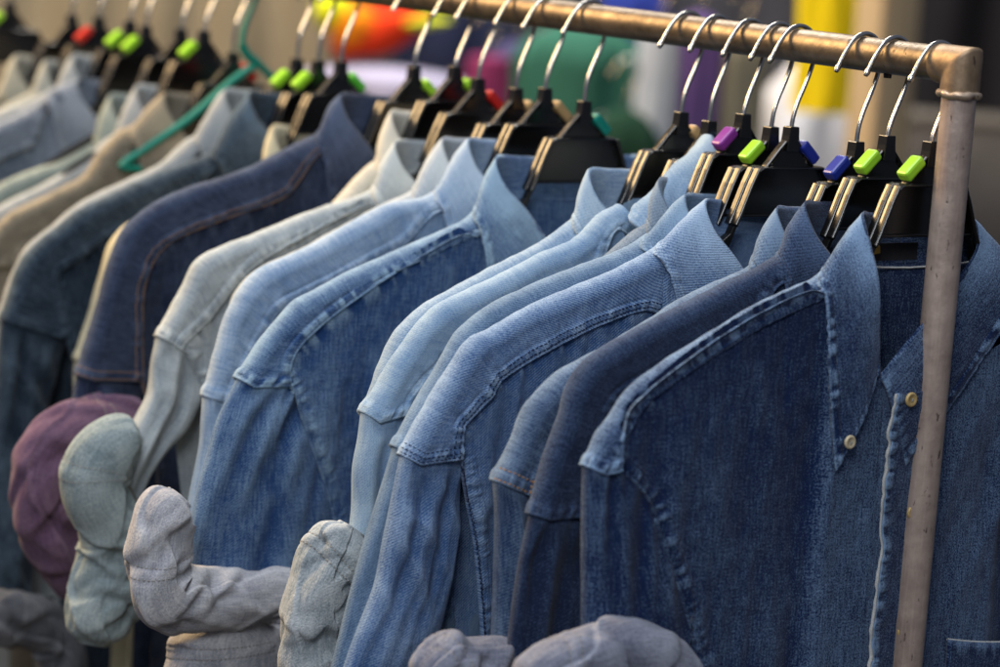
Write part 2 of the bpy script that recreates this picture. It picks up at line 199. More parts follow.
def pipe_mat(name,c0,c1,metal,rough):
    m,nt,b=newmat(name)
    tc=N(nt,'ShaderNodeTexCoord').outputs['Object']
    n=N(nt,'ShaderNodeTexNoise',i_Scale=55.,i_Detail=6.,i_Roughness=.65); nt.links.new(tc,n.inputs['Vector'])
    n2=N(nt,'ShaderNodeTexNoise',i_Scale=230.,i_Detail=3.); nt.links.new(tc,n2.inputs['Vector'])
    mp=N(nt,'ShaderNodeMapping'); mp.inputs['Scale'].default_value=(1,1,.35); nt.links.new(tc,mp.inputs[0])
    v=N(nt,'ShaderNodeTexNoise',i_Scale=260.,i_Detail=3.); nt.links.new(mp.outputs[0],v.inputs['Vector'])
    spots=N(nt,'ShaderNodeMapRange',clamp=True); nt.links.new(v.outputs[0],spots.inputs[0]); spots.inputs[1].default_value=.66; spots.inputs[2].default_value=.72
    st=N(nt,'ShaderNodeMapping'); st.inputs['Scale'].default_value=(1,.06,.06) if 'painted' not in name else (1,1,.05); nt.links.new(tc,st.inputs[0])
    sn=N(nt,'ShaderNodeTexNoise',i_Scale=420.,i_Detail=3.); nt.links.new(st.outputs[0],sn.inputs['Vector'])
    mr=N(nt,'ShaderNodeMapRange',clamp=True); nt.links.new(n.outputs[0],mr.inputs[0]); mr.inputs[1].default_value=.32; mr.inputs[2].default_value=.68
    c=mixc(nt,mr.outputs[0],c0,c1); c=mixc(nt,math_(nt,'MULTIPLY',math_(nt,'SUBTRACT',sn.outputs[0],.47,clamp=True),.8,clamp=True),c,tuple(min(1,x*1.5) for x in c1)); c=mixc(nt,math_(nt,'MULTIPLY',spots.outputs[0],.8),c,(.05,.035,.03))
    nt.links.new(c,b.inputs['Base Color']); b.inputs['Metallic'].default_value=metal
    nt.links.new(math_(nt,'MULTIPLY_ADD',n2.outputs[0],.25,rough-.1),b.inputs['Roughness'])
    bp=N(nt,'ShaderNodeBump',i_Strength=.35,i_Distance=.0006); nt.links.new(math_(nt,'SUBTRACT',n2.outputs[0],math_(nt,'MULTIPLY',spots.outputs[0],.6)),bp.inputs['Height']); nt.links.new(bp.outputs[0],b.inputs['Normal'])
    return m
# ------------------------------------------------------------------ cloth grids
def normals(P,flip=1):
    a=np.gradient(P,axis=0); b=np.gradient(P,axis=1); n=np.cross(a,b); l=np.linalg.norm(n,axis=-1,keepdims=True); return flip*n/np.maximum(l,1e-9)
def edge_dist(P,edge):
    if edge in ('row0','row1'):
        d=np.linalg.norm(np.diff(P,axis=0),axis=-1); c=np.vstack([np.zeros((1,P.shape[1])),np.cumsum(d,0)])
        return c if edge=='row0' else c[-1:]-c
    d=np.linalg.norm(np.diff(P,axis=1),axis=-1); c=np.hstack([np.zeros((P.shape[0],1)),np.cumsum(d,1)])
    return c if edge=='col0' else c[:,-1:]-c
def along(P,edge):
    d=edge_dist(P,'col0' if edge.startswith('row') else 'row0')
    return d
def polydist(U,poly):
    """distance of every grid point to a polyline, and the run along it"""
    p=np.array(poly,float); best=np.full(U.shape[:2],1e9); run=np.zeros(U.shape[:2]); o=0.
    for a,b in zip(p[:-1],p[1:]):
        ab=b-a; l=np.linalg.norm(ab)
        t=np.clip(((U-a)@ab)/(l*l+1e-9),0,1); d=np.linalg.norm(U-(a+t[...,None]*ab),axis=-1)
        k=d<best; best=np.where(k,d,best); run=np.where(k,o+t*l,run); o+=l
    return best,run
def seam_fx(P,Nn,wear,edge,width=9.,amp=.55,w=.55,period=6.5,seed=0,mask=None,d=None,s=None):
    """pucker and abrasion along a sewn edge: real displacement plus worn (paler) yarn on the raised parts"""
    if d is None: d=edge_dist(P,edge); s=along(P,edge)
    period=period*.62
    if mask is None: mask=1.
    q=np.tanh(2.0*(vn(s/period+seed*7.7,seed*3.1+d/30.)+.45*vn(s/(period*.45)+seed,d/12.+seed)))
    win=sstep(width*1.6,width*.75,d)*sstep(-.1,1.2,d)
    P=P+Nn*((amp*1.25*q*win-.45*np.exp(-((d-1.9)/.9)**2)-.45*np.exp(-((d-width*.92)/1.)**2))*mask)[...,None]
    lip=np.exp(-(d/1.6)**2)
    ridge=np.exp(-((d-width*.55)/ (width*.32))**2)
    wear=wear+mask*(w*((.75*np.clip(q,-.55,1.)+.18)*ridge+0.8*lip*(.65+.35*q)))
    return P,wear
def stitches(P,Nn,edge,dist,pitch=3.3,ln=2.3,th=.75,lift=.3,lo=0.,hi=1.):
    d=edge_dist(P,edge); Q=[];M=[]
    if edge.startswith('row'): it=range(P.shape[1]); get=lambda j:(P[:,j],Nn[:,j],d[:,j])
    else: it=range(P.shape[0]); get=lambda j:(P[j],Nn[j],d[j])
    for j in it:
        p,n,dd=get(j)
        if dd[0]>dd[-1]: p,n,dd=p[::-1],n[::-1],dd[::-1]
        if dd[-1]<dist: 
            continue
        Q.append([np.interp(dist,dd,p[:,k]) for k in range(3)]); M.append([np.interp(dist,dd,n[:,k]) for k in range(3)])
    if len(Q)<3: return None
    return dashes(np.array(Q),np.array(M),pitch,ln,th,lift,lo,hi)
def dashes(Q,M,pitch=3.3,ln=2.3,th=.75,lift=.3,lo=0.,hi=1.):
    s=np.r_[0,np.cumsum(np.linalg.norm(np.diff(Q,axis=0),axis=1))]
    a=np.arange(s[-1]*lo,s[-1]*hi-pitch,pitch)
    if len(a)<2: return None
    f=lambda A,t: np.stack([np.interp(t,s,A[:,k]) for k in range(3)],1)
    A,B=f(Q,a),f(Q,a+ln); n=f(M,a+ln/2); n/=np.linalg.norm(n,axis=1)[:,None]
    t=B-A; t/=np.linalg.norm(t,axis=1)[:,None]+1e-9; b=np.cross(n,t)*th/2
    up=n*lift; dn=-n*.4; m=(A+B)/2+n*lift*1.5
    V=np.stack([A-b+dn,A+b+dn,B+b+dn,B-b+dn, A-b*.7+up*.5,A+b*.7+up*.5,m+b*.8,m-b*.8,B+b*.7+up*.5,B-b*.7+up*.5],1)
    F=np.array([[4,5,6,7],[7,6,8,9],[0,4,7,3],[3,7,9,3],[1,2,6,5],[2,8,6,2],[0,1,5,4],[2,3,9,8]])
    k=len(A); FF=(F[None]+(np.arange(k)*10)[:,None,None]).reshape(-1,4)
    return V.reshape(-1,3),FF
RHO=10.
def toP(uvw): # (u,v,w) -> local x,y,z
    return np.stack([uvw[...,0],-uvw[...,2],uvw[...,1]],-1)
def grid_obj(name,P,mat,parent,wear,uvscale=10.,extra=None,uv=None,thick=0):
    r,c=P.shape[:2]
    if uv is None:
        u=edge_dist(P,'col0'); u=u-u[:,c//2:c//2+1]+P[:,c//2:c//2+1,0]*1.
        uv=np.stack([P[...,0],np.cumsum(np.r_[[np.zeros(c)],np.linalg.norm(np.diff(P,axis=0),axis=-1)],0)*-1+P[0:1,:,2]],-1)
    o=mkmesh(name,P.reshape(-1,3),quads(r,c),mat,parent,uv=(uv/uvscale).reshape(-1,2),wear=wear.reshape(-1))
    if thick:
        s=o.modifiers.new('thickness','SOLIDIFY'); s.thickness=thick/1000.; s.offset=-1
    return o
DEF=dict(P=(-68,-42),N=(-97,-77))
def make_shirt(key,d,label,mats,res=1.,seed=0,stitch=None,fx=1.,twist=0.,side_right=True,pleat=0.,seamw=.55,ridgew=.3,pocket=False,bumpf=1.,collar_tip=None,buttons=False):
    fab,rev,thr=mats
    root=empty('denim_shirt',(0,d['y'],d['z']),label,'shirt','denim shirts hanging on the rail')
    ST=[]
    for s in (1,-1):
        if s==-1 and not side_right: break
        sd=seed*2+(0 if s==1 else 1)
        hi=res if s==1 else min(res,.45 if key!='front' else .8)
        ridge=np.array(d['ridge']); P0=np.array(d['P']); N0=np.array(d['N']); T=ridge[-1]
        A=np.array(d.get('A',T+(34,-4)))
        arm=np.array([A]+list(d.get('arm',[A+(10,-25),A+(17,-60),A+(26,-150)])))
        sl=np.array(d.get('sl')); 
        if 'seam' in d: seam=np.array(d['seam'])[::-1]     # N -> A
        else:
            rr=spline(ridge,9); t=np.gradient(rr,axis=0); n=np.stack([t[:,1],-t[:,0]],1); n/=np.linalg.norm(n,axis=1)[:,None]
            seam=rr-n*(RHO+20); seam=np.vstack([N0+(4,-12),seam[1:-2],A+(3,10)])
        flip=np.array([s,1,1.])
        # ---------------- yoke
        nc=max(24,int(150*hi)); k1=max(8,int(18*hi)); k2=max(6,int(26*hi))
        N1=np.array([N0+(16,6)])
        top=spline(np.vstack([N1,ridge]),nc); t=np.gradient(top,axis=0); n=np.stack([t[:,1],-t[:,0]],1); n/=np.linalg.norm(n,axis=1)[:,None]
        for _ in range(3): n[1:-1]=(n[:-2]+2*n[1:-1]+n[2:])/4
        n/=np.linalg.norm(n,axis=1)[:,None]
        sm=spline(np.vstack([seam[:1]+(14,-2),seam,A[None]]),nc)
        C=top-n*RHO
        rows=[]
        for al in np.linspace(-math.pi/2,math.pi/2,k1*2+1):
            rows.append(np.c_[C+n*(RHO*math.cos(al)),np.full(nc,RHO*math.sin(al))])
        for q in np.linspace(0,1,k2+1)[1:]:
            rows.append(np.c_[C*(1-q)+sm*q,np.full(nc,RHO+1.0*float(sstep(0,.8,q)))])
        U=np.array(rows); Pm=toP(U*flip); 
        al=np.r_[np.linspace(-1,1,k1*2+1),np.ones(k2)]
        Nn=normals(Pm,1); 
        if Nn[k1*2,nc//2,1]>0: Nn=-Nn
        fold=fx*(1.3*fbm(U[...,0]/38+sd*5,U[...,1]/38+U[...,2]/25,3)+.5*fbm(U[...,0]/11+sd,U[...,1]/11,2)); 
        ce=edge_dist(Pm,'col1'); fold*=sstep(0,25,ce+6)
        wear=ridgew*np.exp(-((al+.15)/.65)**2)[:,None]*(1+.5*fbm(U[...,0]/14,sd+U[...,1]/14,2))
        Pm=Pm+Nn*fold[...,None]
        dS,sS=polydist(U[...,:2],sm); dS=np.where(al[:,None]>=.99,dS,edge_dist(Pm,'row1')); Pm,wear=seam_fx(Pm,Nn,wear,'row1',8.5,.5*fx,seamw,6.,sd,d=dS,s=sS)
        Pm,wear=seam_fx(Pm,Nn,wear,'col1',8.,.45*fx,seamw*1.15,6.5,sd+3)
        # cloth edge lips
        dr=edge_dist(Pm,'row1'); dc=edge_dist(Pm,'col1'); fr=sstep(.2,.6,al)[:,None]
        Pm=Pm+Nn*((.9*sstep(10,7.5,dr)*fr+1.0*sstep(9.5,7,dc))[...,None])
        Pm[-1]+=-Nn[-1]*2.2
        E=Pm[:,-1:]-Nn[:,-1:]*2.4; Pm=np.concatenate([Pm,E],1); wear=np.concatenate([wear,wear[:,-1:]],1); Nn=np.concatenate([Nn,Nn[:,-1:]],1)
        uv=np.stack([np.broadcast_to(np.cumsum(np.r_[0,np.linalg.norm(np.diff(top,axis=0),axis=1)])[None,:],U.shape[:2])+seed*37, -np.cumsum(np.r_[[np.zeros(nc)],np.linalg.norm(np.diff(U,axis=0),axis=-1)],0)],-1)
        uv=np.concatenate([uv,uv[:,-1:]],1)
        grid_obj('yoke',Pm,fab,root,wear,uv=uv)
        if stitch and s==1:
            Ps,Ns=Pm[:,:-1],Nn[:,:-1]
            for dd in stitch.get('yoke',(1.6,7.5)): ST.append(stitches(Ps,Ns,'row1',dd))
            for dd in stitch.get('arm',(1.8,7.5)): ST.append(stitches(Ps[k1:],Ns[k1:],'col1',dd))
        # ---------------- front panel
        cf=np.array(d.get('cf',(3.,N0[1]-92))); cfx=cf[0]*s; cf=np.array((cfx+ (4 if s==1 else 6),cf[1]))
        nl=spline(np.array([cf,cf*.8+np.array((N0[0]*.72,N0[1]-40))*.2+(-2,-3),(N0[0]*.72,N0[1]-40),N0+(10,-4)]),20)
        seam_in=spline(np.vstack([seam[:1]+(2,0),seam,A[None]]),60)
        tt=np.gradient(seam_in,axis=0); nn=np.stack([tt[:,1],-tt[:,0]],1); nn/=np.linalg.norm(nn,axis=1)[:,None]
        seam_in=seam_in+nn*5*np.linspace(1,.2,60)[:,None]
        topc=np.vstack([nl[:-1],seam_in]); tN=length(nl)/length(topc)
        B=arm[-1]; side=min(B[0]-4,-150)
        HEM=-640.
        t1=tN+(1-tN)*.40; t2=tN+(1-tN)*.58
        ncf=max(30,int(215*hi)); krow=max(30,int(170*hi))
        a=np.linspace(0,1,ncf)
        top2=spline(topc,a,False)
        armr=arm[::-1]
        hx=d.get('hemx',cf[0])*(s if 'hemx' in d else 1)+(4 if 'hemx' in d else 0); seg=[spline([(hx,HEM),(N0[0],HEM)],np.linspace(0,1,40)),spline([(N0[0],HEM),(side,HEM)],np.linspace(0,1,40)),spline([(side,HEM),(side-2,(HEM+B[1])/2),tuple(B)],np.linspace(0,1,40)),spline(armr,np.linspace(0,1,60))]
        kn=[0,tN,t1,t2,1]
        bot=np.zeros((ncf,2))
        for i in range(4):
            mk=(a>=kn[i])&(a<=kn[i+1]+1e-9); f=(a[mk]-kn[i])/(kn[i+1]-kn[i])
            sg=seg[i]; g=np.linspace(0,1,len(sg)); bot[mk]=np.stack([np.interp(f,g,sg[:,0]),np.interp(f,g,sg[:,1])],1)
        q=(np.linspace(0,1,krow)**1.35)[:,None,None]
        UV=top2[None]*(1-q)+bot[None]*q
        on=sstep(tN-.10,tN+.02,a)
        ridge_w=(RHO-.8)*on+(1-on)*(RHO+5+3*np.cos(a/max(tN,.01)*1.5))
        Wd=np.broadcast_to(ridge_w[None],UV.shape[:2]).copy()
        u,v=UV[...,0],UV[...,1]
        dtop=np.linalg.norm(UV-top2[None],axis=-1); dbot=np.linalg.norm(UV-bot[None],axis=-1)
        ramp=sstep(2,70,dtop)
        inb=sstep(0,30,dbot)
        fol=4.6*fbm(u/34+sd*3.3,v/210+sd,3)+2.2*ridged((u*.8+v*.45)/46+sd*1.7,(v*.8-u*.45)/150)+1.0*fbm(u/15+sd,v/70,2)
        Wd+=fx*ramp*inb*fol+fx*.5*fbm(u/9+sd,v/9,2)*sstep(0,8,dtop)*inb
        if pleat: Wd+=pleat*inb*sstep(0,10,dtop)*sstep(160,20,dtop)*np.sin(u/3.6+2.5*vn(u/16+sd,v/90))*(.6+.4*vn(u/20,sd))
        Wd=np.where(Wd>RHO+4,RHO+4+5*np.tanh((Wd-RHO-4)/5),Wd)
        if s==-1: Wd=Wd+1.5*np.exp(-((u-cf[0])/26)**2)
        U2=np.concatenate([UV,Wd[...,None]],-1); Pf=toP(U2*flip); Nf=normals(Pf); 
        if Nf[krow//2,ncf//2,1]>0: Nf=-Nf
        wr=np.zeros((krow,ncf)); 
        wr+=.16*np.clip(Wd-RHO-1,-2,4)/3   # proud folds are rubbed paler
        mk=sstep(t2-.02,t2+.03,a)[None]
        da,sa_=polydist(UV,arm); tow=sstep(B[1]-20,B[1]+10,v)
        Pf,wr=seam_fx(Pf,Nf,wr,'row1',8.5,.42*fx,seamw*.62,5.6,sd+5,mask=tow,d=da,s=sa_)
        m2=sstep(tN-.01,tN+.06,a)[None]*np.ones((krow,1))
        # sunken side of yoke seam: puckers run on below the edge
        _,ss=polydist(UV,np.vstack([seam[:1]+(14,-2),seam,A[None]])); qq=vn(ss/3.7+sd*7.7,dtop/30.)
        wq=sstep(19,7,dtop)*m2
        qq=np.tanh(1.8*qq); Pf=Pf+Nf*(.8*fx*qq*wq)[...,None]; wr+=.6*seamw*np.clip(qq,-.5,1)*wq
        Pf=Pf+Nf*(1.1*tow*sstep(10.5,8.5,da))[...,None]
        Lr=Pf[-1:]-Nf[-1:]*(4.*mk[...,None]); Pf=np.concatenate([Pf,Lr],0); wr=np.concatenate([wr,wr[-1:]],0); 
        uvf=np.concatenate([UV,UV[-1:]],0)+np.array([seed*53+s*400,0])
        fo=grid_obj('front_panel',Pf,fab,root,wr,uv=uvf)
        if stitch and s==1:
            for dd in stitch.get('armf',(2,8)): ST.append(stitches(Pf[:-1],Nf,'row1',dd,lo=t2+.02))
        # ---------------- back panel
        nb=max(16,int(30*hi)); kb=18
        tb=spline(np.vstack([[(0,N0[1]+6)],[(N0[0]*.6,N0[1]+8)],(top-n*RHO)[::max(1,nc//12)],(top-n*RHO)[-1:]]),nb)
        bb=spline([(0,HEM),(side-4,HEM),(side-6,B[1]),tuple(A+(-6,0))],nb,False)
        q=np.linspace(0,1,kb)[:,None,None]**1.3; UVb=tb[None]*(1-q)+bb[None]*q
        wb=-RHO+.5-1.5*np.abs(fbm(UVb[...,0]/40+sd,UVb[...,1]/150,2))*sstep(0,.2,q[...,0])
        Pb=toP(np.concatenate([UVb,wb[...,None]],-1)*flip)
        grid_obj('back_panel',Pb,fab,root,np.zeros(Pb.shape[:2]),uv=UVb+np.array([seed*11,0]))
        # ---------------- sleeve
        ns=max(20,int(64*hi)); ks=max(30,int(150*hi))
        Lc=spline(np.vstack([sl[:1]+(1.2,4),sl[:1]+(.5,-2),sl[1:]]),np.linspace(0,1,ks)**1.1)
        if 'sr' in d and d['sr']: rr=[A+(6,3)]+[tuple(p) for p in d['sr'][1:]]
        else:
            rr=[A+(6,3)]+[arm[i]+(10,2) for i in range(1,len(arm))]
            e=sl[-1]+(np.array([104,0])); 
            if rr[-1][1]>e[1]+25: rr.append(np.array(rr[-1])*.3+e*.7); rr.append(e)
            rr=[p for p in rr if p[1]>sl[-1][1]-40]
        Rc=spline(np.array(rr,float),np.linspace(0,1,ks)**1.1)
        be=np.linspace(0,2*np.pi,ns,endpoint=False)[None]
        x=(1-np.cos(be))/2
        UVs=Lc[:,None]*(1-x[...,None])+Rc[:,None]*x[...,None]
        tq=np.linspace(0,1,ks)[:,None]
        dn=np.cumsum(np.r_[0,np.linalg.norm(np.diff(Lc,axis=0),axis=1)])[:,None]
        wdt=np.linalg.norm(Rc-Lc,axis=1)[:,None]
        h=np.minimum(RHO-.9+2.5*sstep(8,60,dn),wdt*.42)
        sb=np.sin(be); 
        Ws=h*np.sign(sb)*np.abs(sb)**.75+.6
        xx=x*wdt
        fo=(4.2*fbm(xx/15+sd*2.3+dn/160,dn/170+sd,2)+2.1*np.sin(xx/5.2+dn/70+sd+2*vn(xx/30,dn/60))*sstep(150,20,dn))*sstep(3,30,dn)+.8*fbm(xx/13,dn/16+sd,2)*sstep(6,24,dn)
        ph=xx/5.4+sd*2.1+1.6*vn(xx/24+sd,dn/130.)+dn/150.
        fo=fo+(3.0*(.55-np.abs(np.sin(ph))**.8)*sstep(2,14,dn)*sstep(190,50,dn)+1.0*(.55-np.abs(np.sin(xx/2.6+sd+dn/70.)))*sstep(1,5,dn)*sstep(26,8,dn))*(.55+.45*vn(xx/18+sd*1.3,dn/200.))
        fo=fo+pleat*.6*np.sin(xx/3.4+sd)*sstep(2,8,dn)*sstep(70,15,dn)
        if 'sr' in d and d['sr']: fo=fo+2.4*ridged((xx*.75-dn*.6)/20+sd,(dn*.7+xx*.5)/60)*sstep(8,40,dn)
        env=np.abs(sb)**.6
        Ws=Ws+fx*fo*env*np.where(sb>0,1,.4)
        Ws=np.where(Ws>RHO+4,RHO+4+5*np.tanh((Ws-RHO-4)/5),Ws)
        Us=np.concatenate([UVs,Ws[...,None]],-1); Ps=toP(Us*flip)
        wrs=.15*np.clip(fo/2.,-1,1.5)*np.ones_like(Ws)+.22*ridgew*np.exp(-(np.minimum(be,2*np.pi-be)/.5)**2)
        q2=vn(xx/6.5+sd,dn/40); wrs+=seamw*.6*q2*sstep(16,3,dn)
        Ps=np.concatenate([Ps,Ps[:,:1]],1); wrs=np.concatenate([wrs,wrs[:,:1]],1)
        dl=np.linalg.norm(np.diff(Us,axis=1),axis=-1); ar=np.concatenate([np.zeros((ks,1)),np.cumsum(dl,1),],1); ar=np.concatenate([ar,ar[:,-1:]+np.linalg.norm(Us[:,0]-Us[:,-1],axis=-1)[:,None]],1)
        ar=np.broadcast_to(ar.mean(0)[None],(ks,ns+1))
        uvs=np.stack([ar+seed*71+900,-np.broadcast_to(dn,(ks,ns+1))],-1)
        grid_obj('sleeve',Ps,fab,root,wrs,uv=uvs)
        if s==1:
            for ri,(rp) in enumerate(d.get('rolls',[])): make_roll(root,rp,rev,sd+ri*9,hi)
    make_collar(root,d,fab,rev,thr,res,seed,stitch,seamw,ridgew,ST)
    if key=='front': front_details(root,d,mats,ST)
    ST=[q for q in ST if q is not None]
    if ST:
        V,F=joinm(ST); mkmesh('stitching',V,F,thr,root,smooth=True)
    return root
def make_roll(root,rp,mat,sd,hi):
    a=np.array(rp,float); n=max(40,int(110*max(hi,.6))); m=max(60,int(150*max(hi,.6)))
    p=spline(a[:,:4],n); c=np.stack([p[:,0],-p[:,2],p[:,1]],1); rad=p[:,3]
    t=np.gradient(c,axis=0); t/=np.linalg.norm(t,axis=1)[:,None]
    yb=np.array([0,1.,0]); side=np.cross(t,yb); side/=np.linalg.norm(side,axis=1)[:,None]
    an=np.linspace(0,2*np.pi,m,endpoint=False)[None]
    L=np.r_[0,np.cumsum(np.linalg.norm(np.diff(c,axis=0),axis=1))][:,None]
    ce=lambda x,r: np.sqrt(np.clip(1-(1-np.clip(x/(r*.62),0,1))**2.4,0.42,1))
    endf=ce(L,rad[0])*ce(L[-1]-L,rad[-1])
    R0=rad[:,None]*endf
    ca,sa=np.cos(an),np.sin(an)
    wx=.9*fbm(ca*.9+sd,sa*.9+L/45,2)
    wr=3.0*fbm(ca*.8+sd*2+L/60,sa*.8+L/42+wx,2)+.7*fbm(ca*2+L/16,sa*2+sd,2)+.35*fbm(ca*5+L/7,sa*5+sd,2)
    rs=np.random.RandomState(int(sd*17+5)%9973); Lt=float(L[-1,0]); valley=0
    for _ in range(int(6+Lt/15)):
        L0=rs.uniform(.08,.95)*Lt; a0=rs.uniform(.1,math.pi-.1); k=rs.uniform(-26,26); wd=rs.uniform(2.6,5.2); dp=rs.uniform(1.5,3.6); sp_=rs.uniform(.6,1.3)
        da=np.angle(np.exp(1j*(an-a0))); x=L-L0-k*da-4*np.sin(da*2+L0)
        g_=np.where(x<0,np.exp(-(x/wd)**2),np.exp(-(x/(wd*3.2))**2))      # steep on one side, soft on the other
        wr=wr-dp*g_*np.exp(-(da/sp_)**4)+dp*.45*np.exp(-((x+wd*2.2)/(wd*1.6))**2)*np.exp(-(da/sp_)**4)
    hem=L-.2*Lt-5*np.sin(an+sd)
    wr=wr-.9*np.exp(-(hem/1.1)**2)-.5*np.exp(-((hem-7)/1.)**2)+.6*((hem>0)&(hem<7))
    # the wound layers of the cuff: one long spiral edge standing proud
    ta=an+.55*np.sin(an+sd*2.1)+.35*np.sin(2*an+sd)
    sp=np.mod(3*ta/(2*np.pi)+L/150.+sd*.37+.16*wx+.05*np.sin(L/13.+sd),1.)
    lay=2.7*sstep(0,.03,sp)*(1-.85*sstep(.05,1.,sp))-1.0*np.exp(-((sp-.985)/.03)**2)
    R=R0+(wr+lay)*np.minimum(endf,1)*np.clip(rad[:,None]/22,.3,1.2)
    dep=np.minimum(R,24)*.85
    V=c[:,None]+side[:,None]*(ca*R)[...,None]+yb[None,None]*(-(sa*dep))[...,None]
    Lr=L[:,0].copy(); pre=[];post=[]
    for dq,fq in ((1.5,.80),(4.,.62),(13.,.50),(20.,.12)):
        pre.insert(0,c[0]+t[0]*dq+(V[0]-c[0])*fq); post.append(c[-1]-t[-1]*dq+(V[-1]-c[-1])*fq)
    V=np.concatenate([np.array(pre),V,np.array(post)],0); z4=lambda A: np.concatenate([np.repeat(A[:1],4,0),A,np.repeat(A[-1:],4,0)],0)
    wr,R,L,sp=z4(wr*np.ones_like(R)),z4(R),z4(L),z4(sp); n=n+8
    wear=np.clip(.10*wr+.05,-.2,.3)+.30*np.exp(-((sp-.03)/.035)**2)
    uv=np.stack([np.broadcast_to(an*22,R.shape),np.broadcast_to(L,R.shape)],-1)+sd*31
    V=np.concatenate([V,V[:,:1]],1); wear=np.concatenate([wear,wear[:,:1]],1); uv=np.concatenate([uv,np.stack([np.full(n,2*np.pi*22)+sd*31,L[:,0]+sd*31],-1)[:,None]],1)
    o=grid_obj('rolled_cuff',V,mat,root,wear,uv=uv)
    Nv=normals(V)
    k0=len(V)//2
    if ((V[k0]-V[k0].mean(0))*Nv[k0]).sum()<0: Nv=-Nv
    ST=[]
    for off in (-.6,6.4):
        idx=np.clip(np.interp(.2*Lt+off+5*np.sin(an[0]+sd),Lr,np.arange(len(Lr)))+4,0,len(V)-2); i0=idx.astype(int); fq=(idx-i0)[:,None]; jj=np.arange(len(idx))
        ST.append(dashes(V[i0,jj]*(1-fq)+V[i0+1,jj]*fq,Nv[i0,jj]))
    ST=[q for q in ST if q is not None]
    if ST: Vs,Fs=joinm(ST); mkmesh('stitching',Vs,Fs,M_rollthread,o)
def make_collar(root,d,fab,rev,thr,res,seed,stitch,seamw,ridgew,ST):
    P0=np.array(d['P'],float); N0=np.array(d['N'],float)
    tip=np.array(d.get('tip',(P0[0]+6,P0[1]-146)),float); F=np.array(d.get('F',(P0[0]*.12,P0[1]-92)),float)
    pop=P0[0]>-30
    half=[]
    F_o,tip_o=F.copy(),tip.copy()
    for s in (1,-1):
        m=max(20,int(90*res)); F=F_o.copy(); tip=tip_o.copy()
        if s==-1: F[0]=-F_o[0]-2; tip[0]=(-(2*F_o[0]-tip_o[0]) if 'pl' in d else tip_o[0])
        if s==-1: m=max(16,int(m*.6))
        # roll line (top fold) from centre back round the side of the neck to the front
        roll=spline(np.array([(0,P0[1]-3,-25),(P0[0]*.55,P0[1]-1,-20),(P0[0]*.92,P0[1],-7),(P0[0]*.93+.07*F[0],P0[1]*.82+F[1]*.18-1,6),(P0[0]*.62+F[0]*.38,P0[1]*.55+F[1]*.45,15),(*F,19.)]),m)
        outer=spline(np.array([(0,N0[1]+2,-RHO-9),(N0[0]*.55,N0[1]+4,-RHO-7),(N0[0]+3,N0[1]+2,1),(N0[0]*.88+tip[0]*.12+3,N0[1]*.88+tip[1]*.12,RHO+5),(N0[0]*.45+tip[0]*.55-1,N0[1]*.45+tip[1]*.55,RHO+8),(*tip,RHO+9)]),m)
        def match(pts,k):
            D_=spline(np.array(pts,float),600); f=np.argmin(np.linalg.norm(D_-np.array(pts[k],float),axis=1))/599.
            g=np.where(np.linspace(0,1,m)<.42,np.linspace(0,1,m)/.42*f,f+(np.linspace(0,1,m)-.42)/.58*(1-f))
            for _ in range(6): g[1:-1]=(g[:-2]+2*g[1:-1]+g[2:])/4
            return np.stack([np.interp(g,np.linspace(0,1,600),D_[:,c]) for c in range(3)],1)
        roll=match([(0,P0[1]-3,-25),(P0[0]*.55,P0[1]-1,-20),(P0[0]*.92,P0[1],-7),(P0[0]*.93+.07*F[0],P0[1]*.82+F[1]*.18-1,6),(P0[0]*.62+F[0]*.38,P0[1]*.55+F[1]*.45,15),(*F,19.)],2)
        outer=match([(0,N0[1]+2,-RHO-9),(N0[0]*.55,N0[1]+4,-RHO-7),(N0[0]+9,N0[1]-1,2.5),(N0[0]*.88+tip[0]*.12+4,N0[1]*.88+tip[1]*.12,RHO+4),(N0[0]*.45+tip[0]*.55-1,N0[1]*.45+tip[1]*.55,RHO+8),(*tip,RHO+9)],2)
        base=spline(np.array([(0,N0[1]+5,-RHO-4),(N0[0]*.6,N0[1]+6,-RHO-2),(N0[0]+17,N0[1]+2,-2),(N0[0]*.8+12,N0[1]-24,RHO-2),(N0[0]*.45+F[0]*.4,N0[1]-62,RHO+2),(F[0]*.8-2,F[1]-16,RHO+4)]),m)
        rows=[]; nstand=max(5,int(16*res)); nl=max(8,int(44*res))
        inn=roll*.85+base*.15; 
        for q in np.linspace(0,1,nstand): # stand: base -> roll (bulges inwards)
            p=base*(1-q)+roll*q; off=4.*math.sin(q*math.pi)
            p=p.copy(); p[:,0]-=np.sign(N0[0])*off*np.clip(np.abs(p[:,0])/40,0,1); rows.append(p)
        dv=outer-roll
        for q in np.linspace(0,1,nl)[1:]:
            p=roll+dv*q
            bul=4.8*math.sin(min(1,q*1.6)*math.pi/2)*(1-q)**.5*1.3
            p=p.copy(); p[:,2]+=bul*np.linspace(-1,1,m).clip(-.6,1); p[:,0]+=np.sign(N0[0])*bul*.8*np.exp(-((np.arange(m)/m-.4)/.25)**2)
            rows.append(p)
        U=np.array(rows)
        if pop: U[...,2]+=21*sstep(N0[1]-45,N0[1]-5,U[...,1])
        if pop: # crumpled, standing collar
            U[...,2]+=3*fbm(U[...,0]/12+seed,U[...,1]/30,2); U[...,0]+=2.5*fbm(U[...,1]/16,U[...,0]/20+seed,2)
        q=np.linspace(0,1,m)[None]
        leaf=(np.arange(U.shape[0])>=nstand)[:,None]
        Pm=toP(U*np.array([s,1,1.])); Nn=normals(Pm)
        if Nn[-3,int(m*.8),1]>0: Nn=-Nn
        fold=leaf*(1.2*fbm(U[...,0]/22+seed*3,U[...,1]/30,2)+.35*fbm(U[...,0]/8,U[...,1]/8+seed,2))
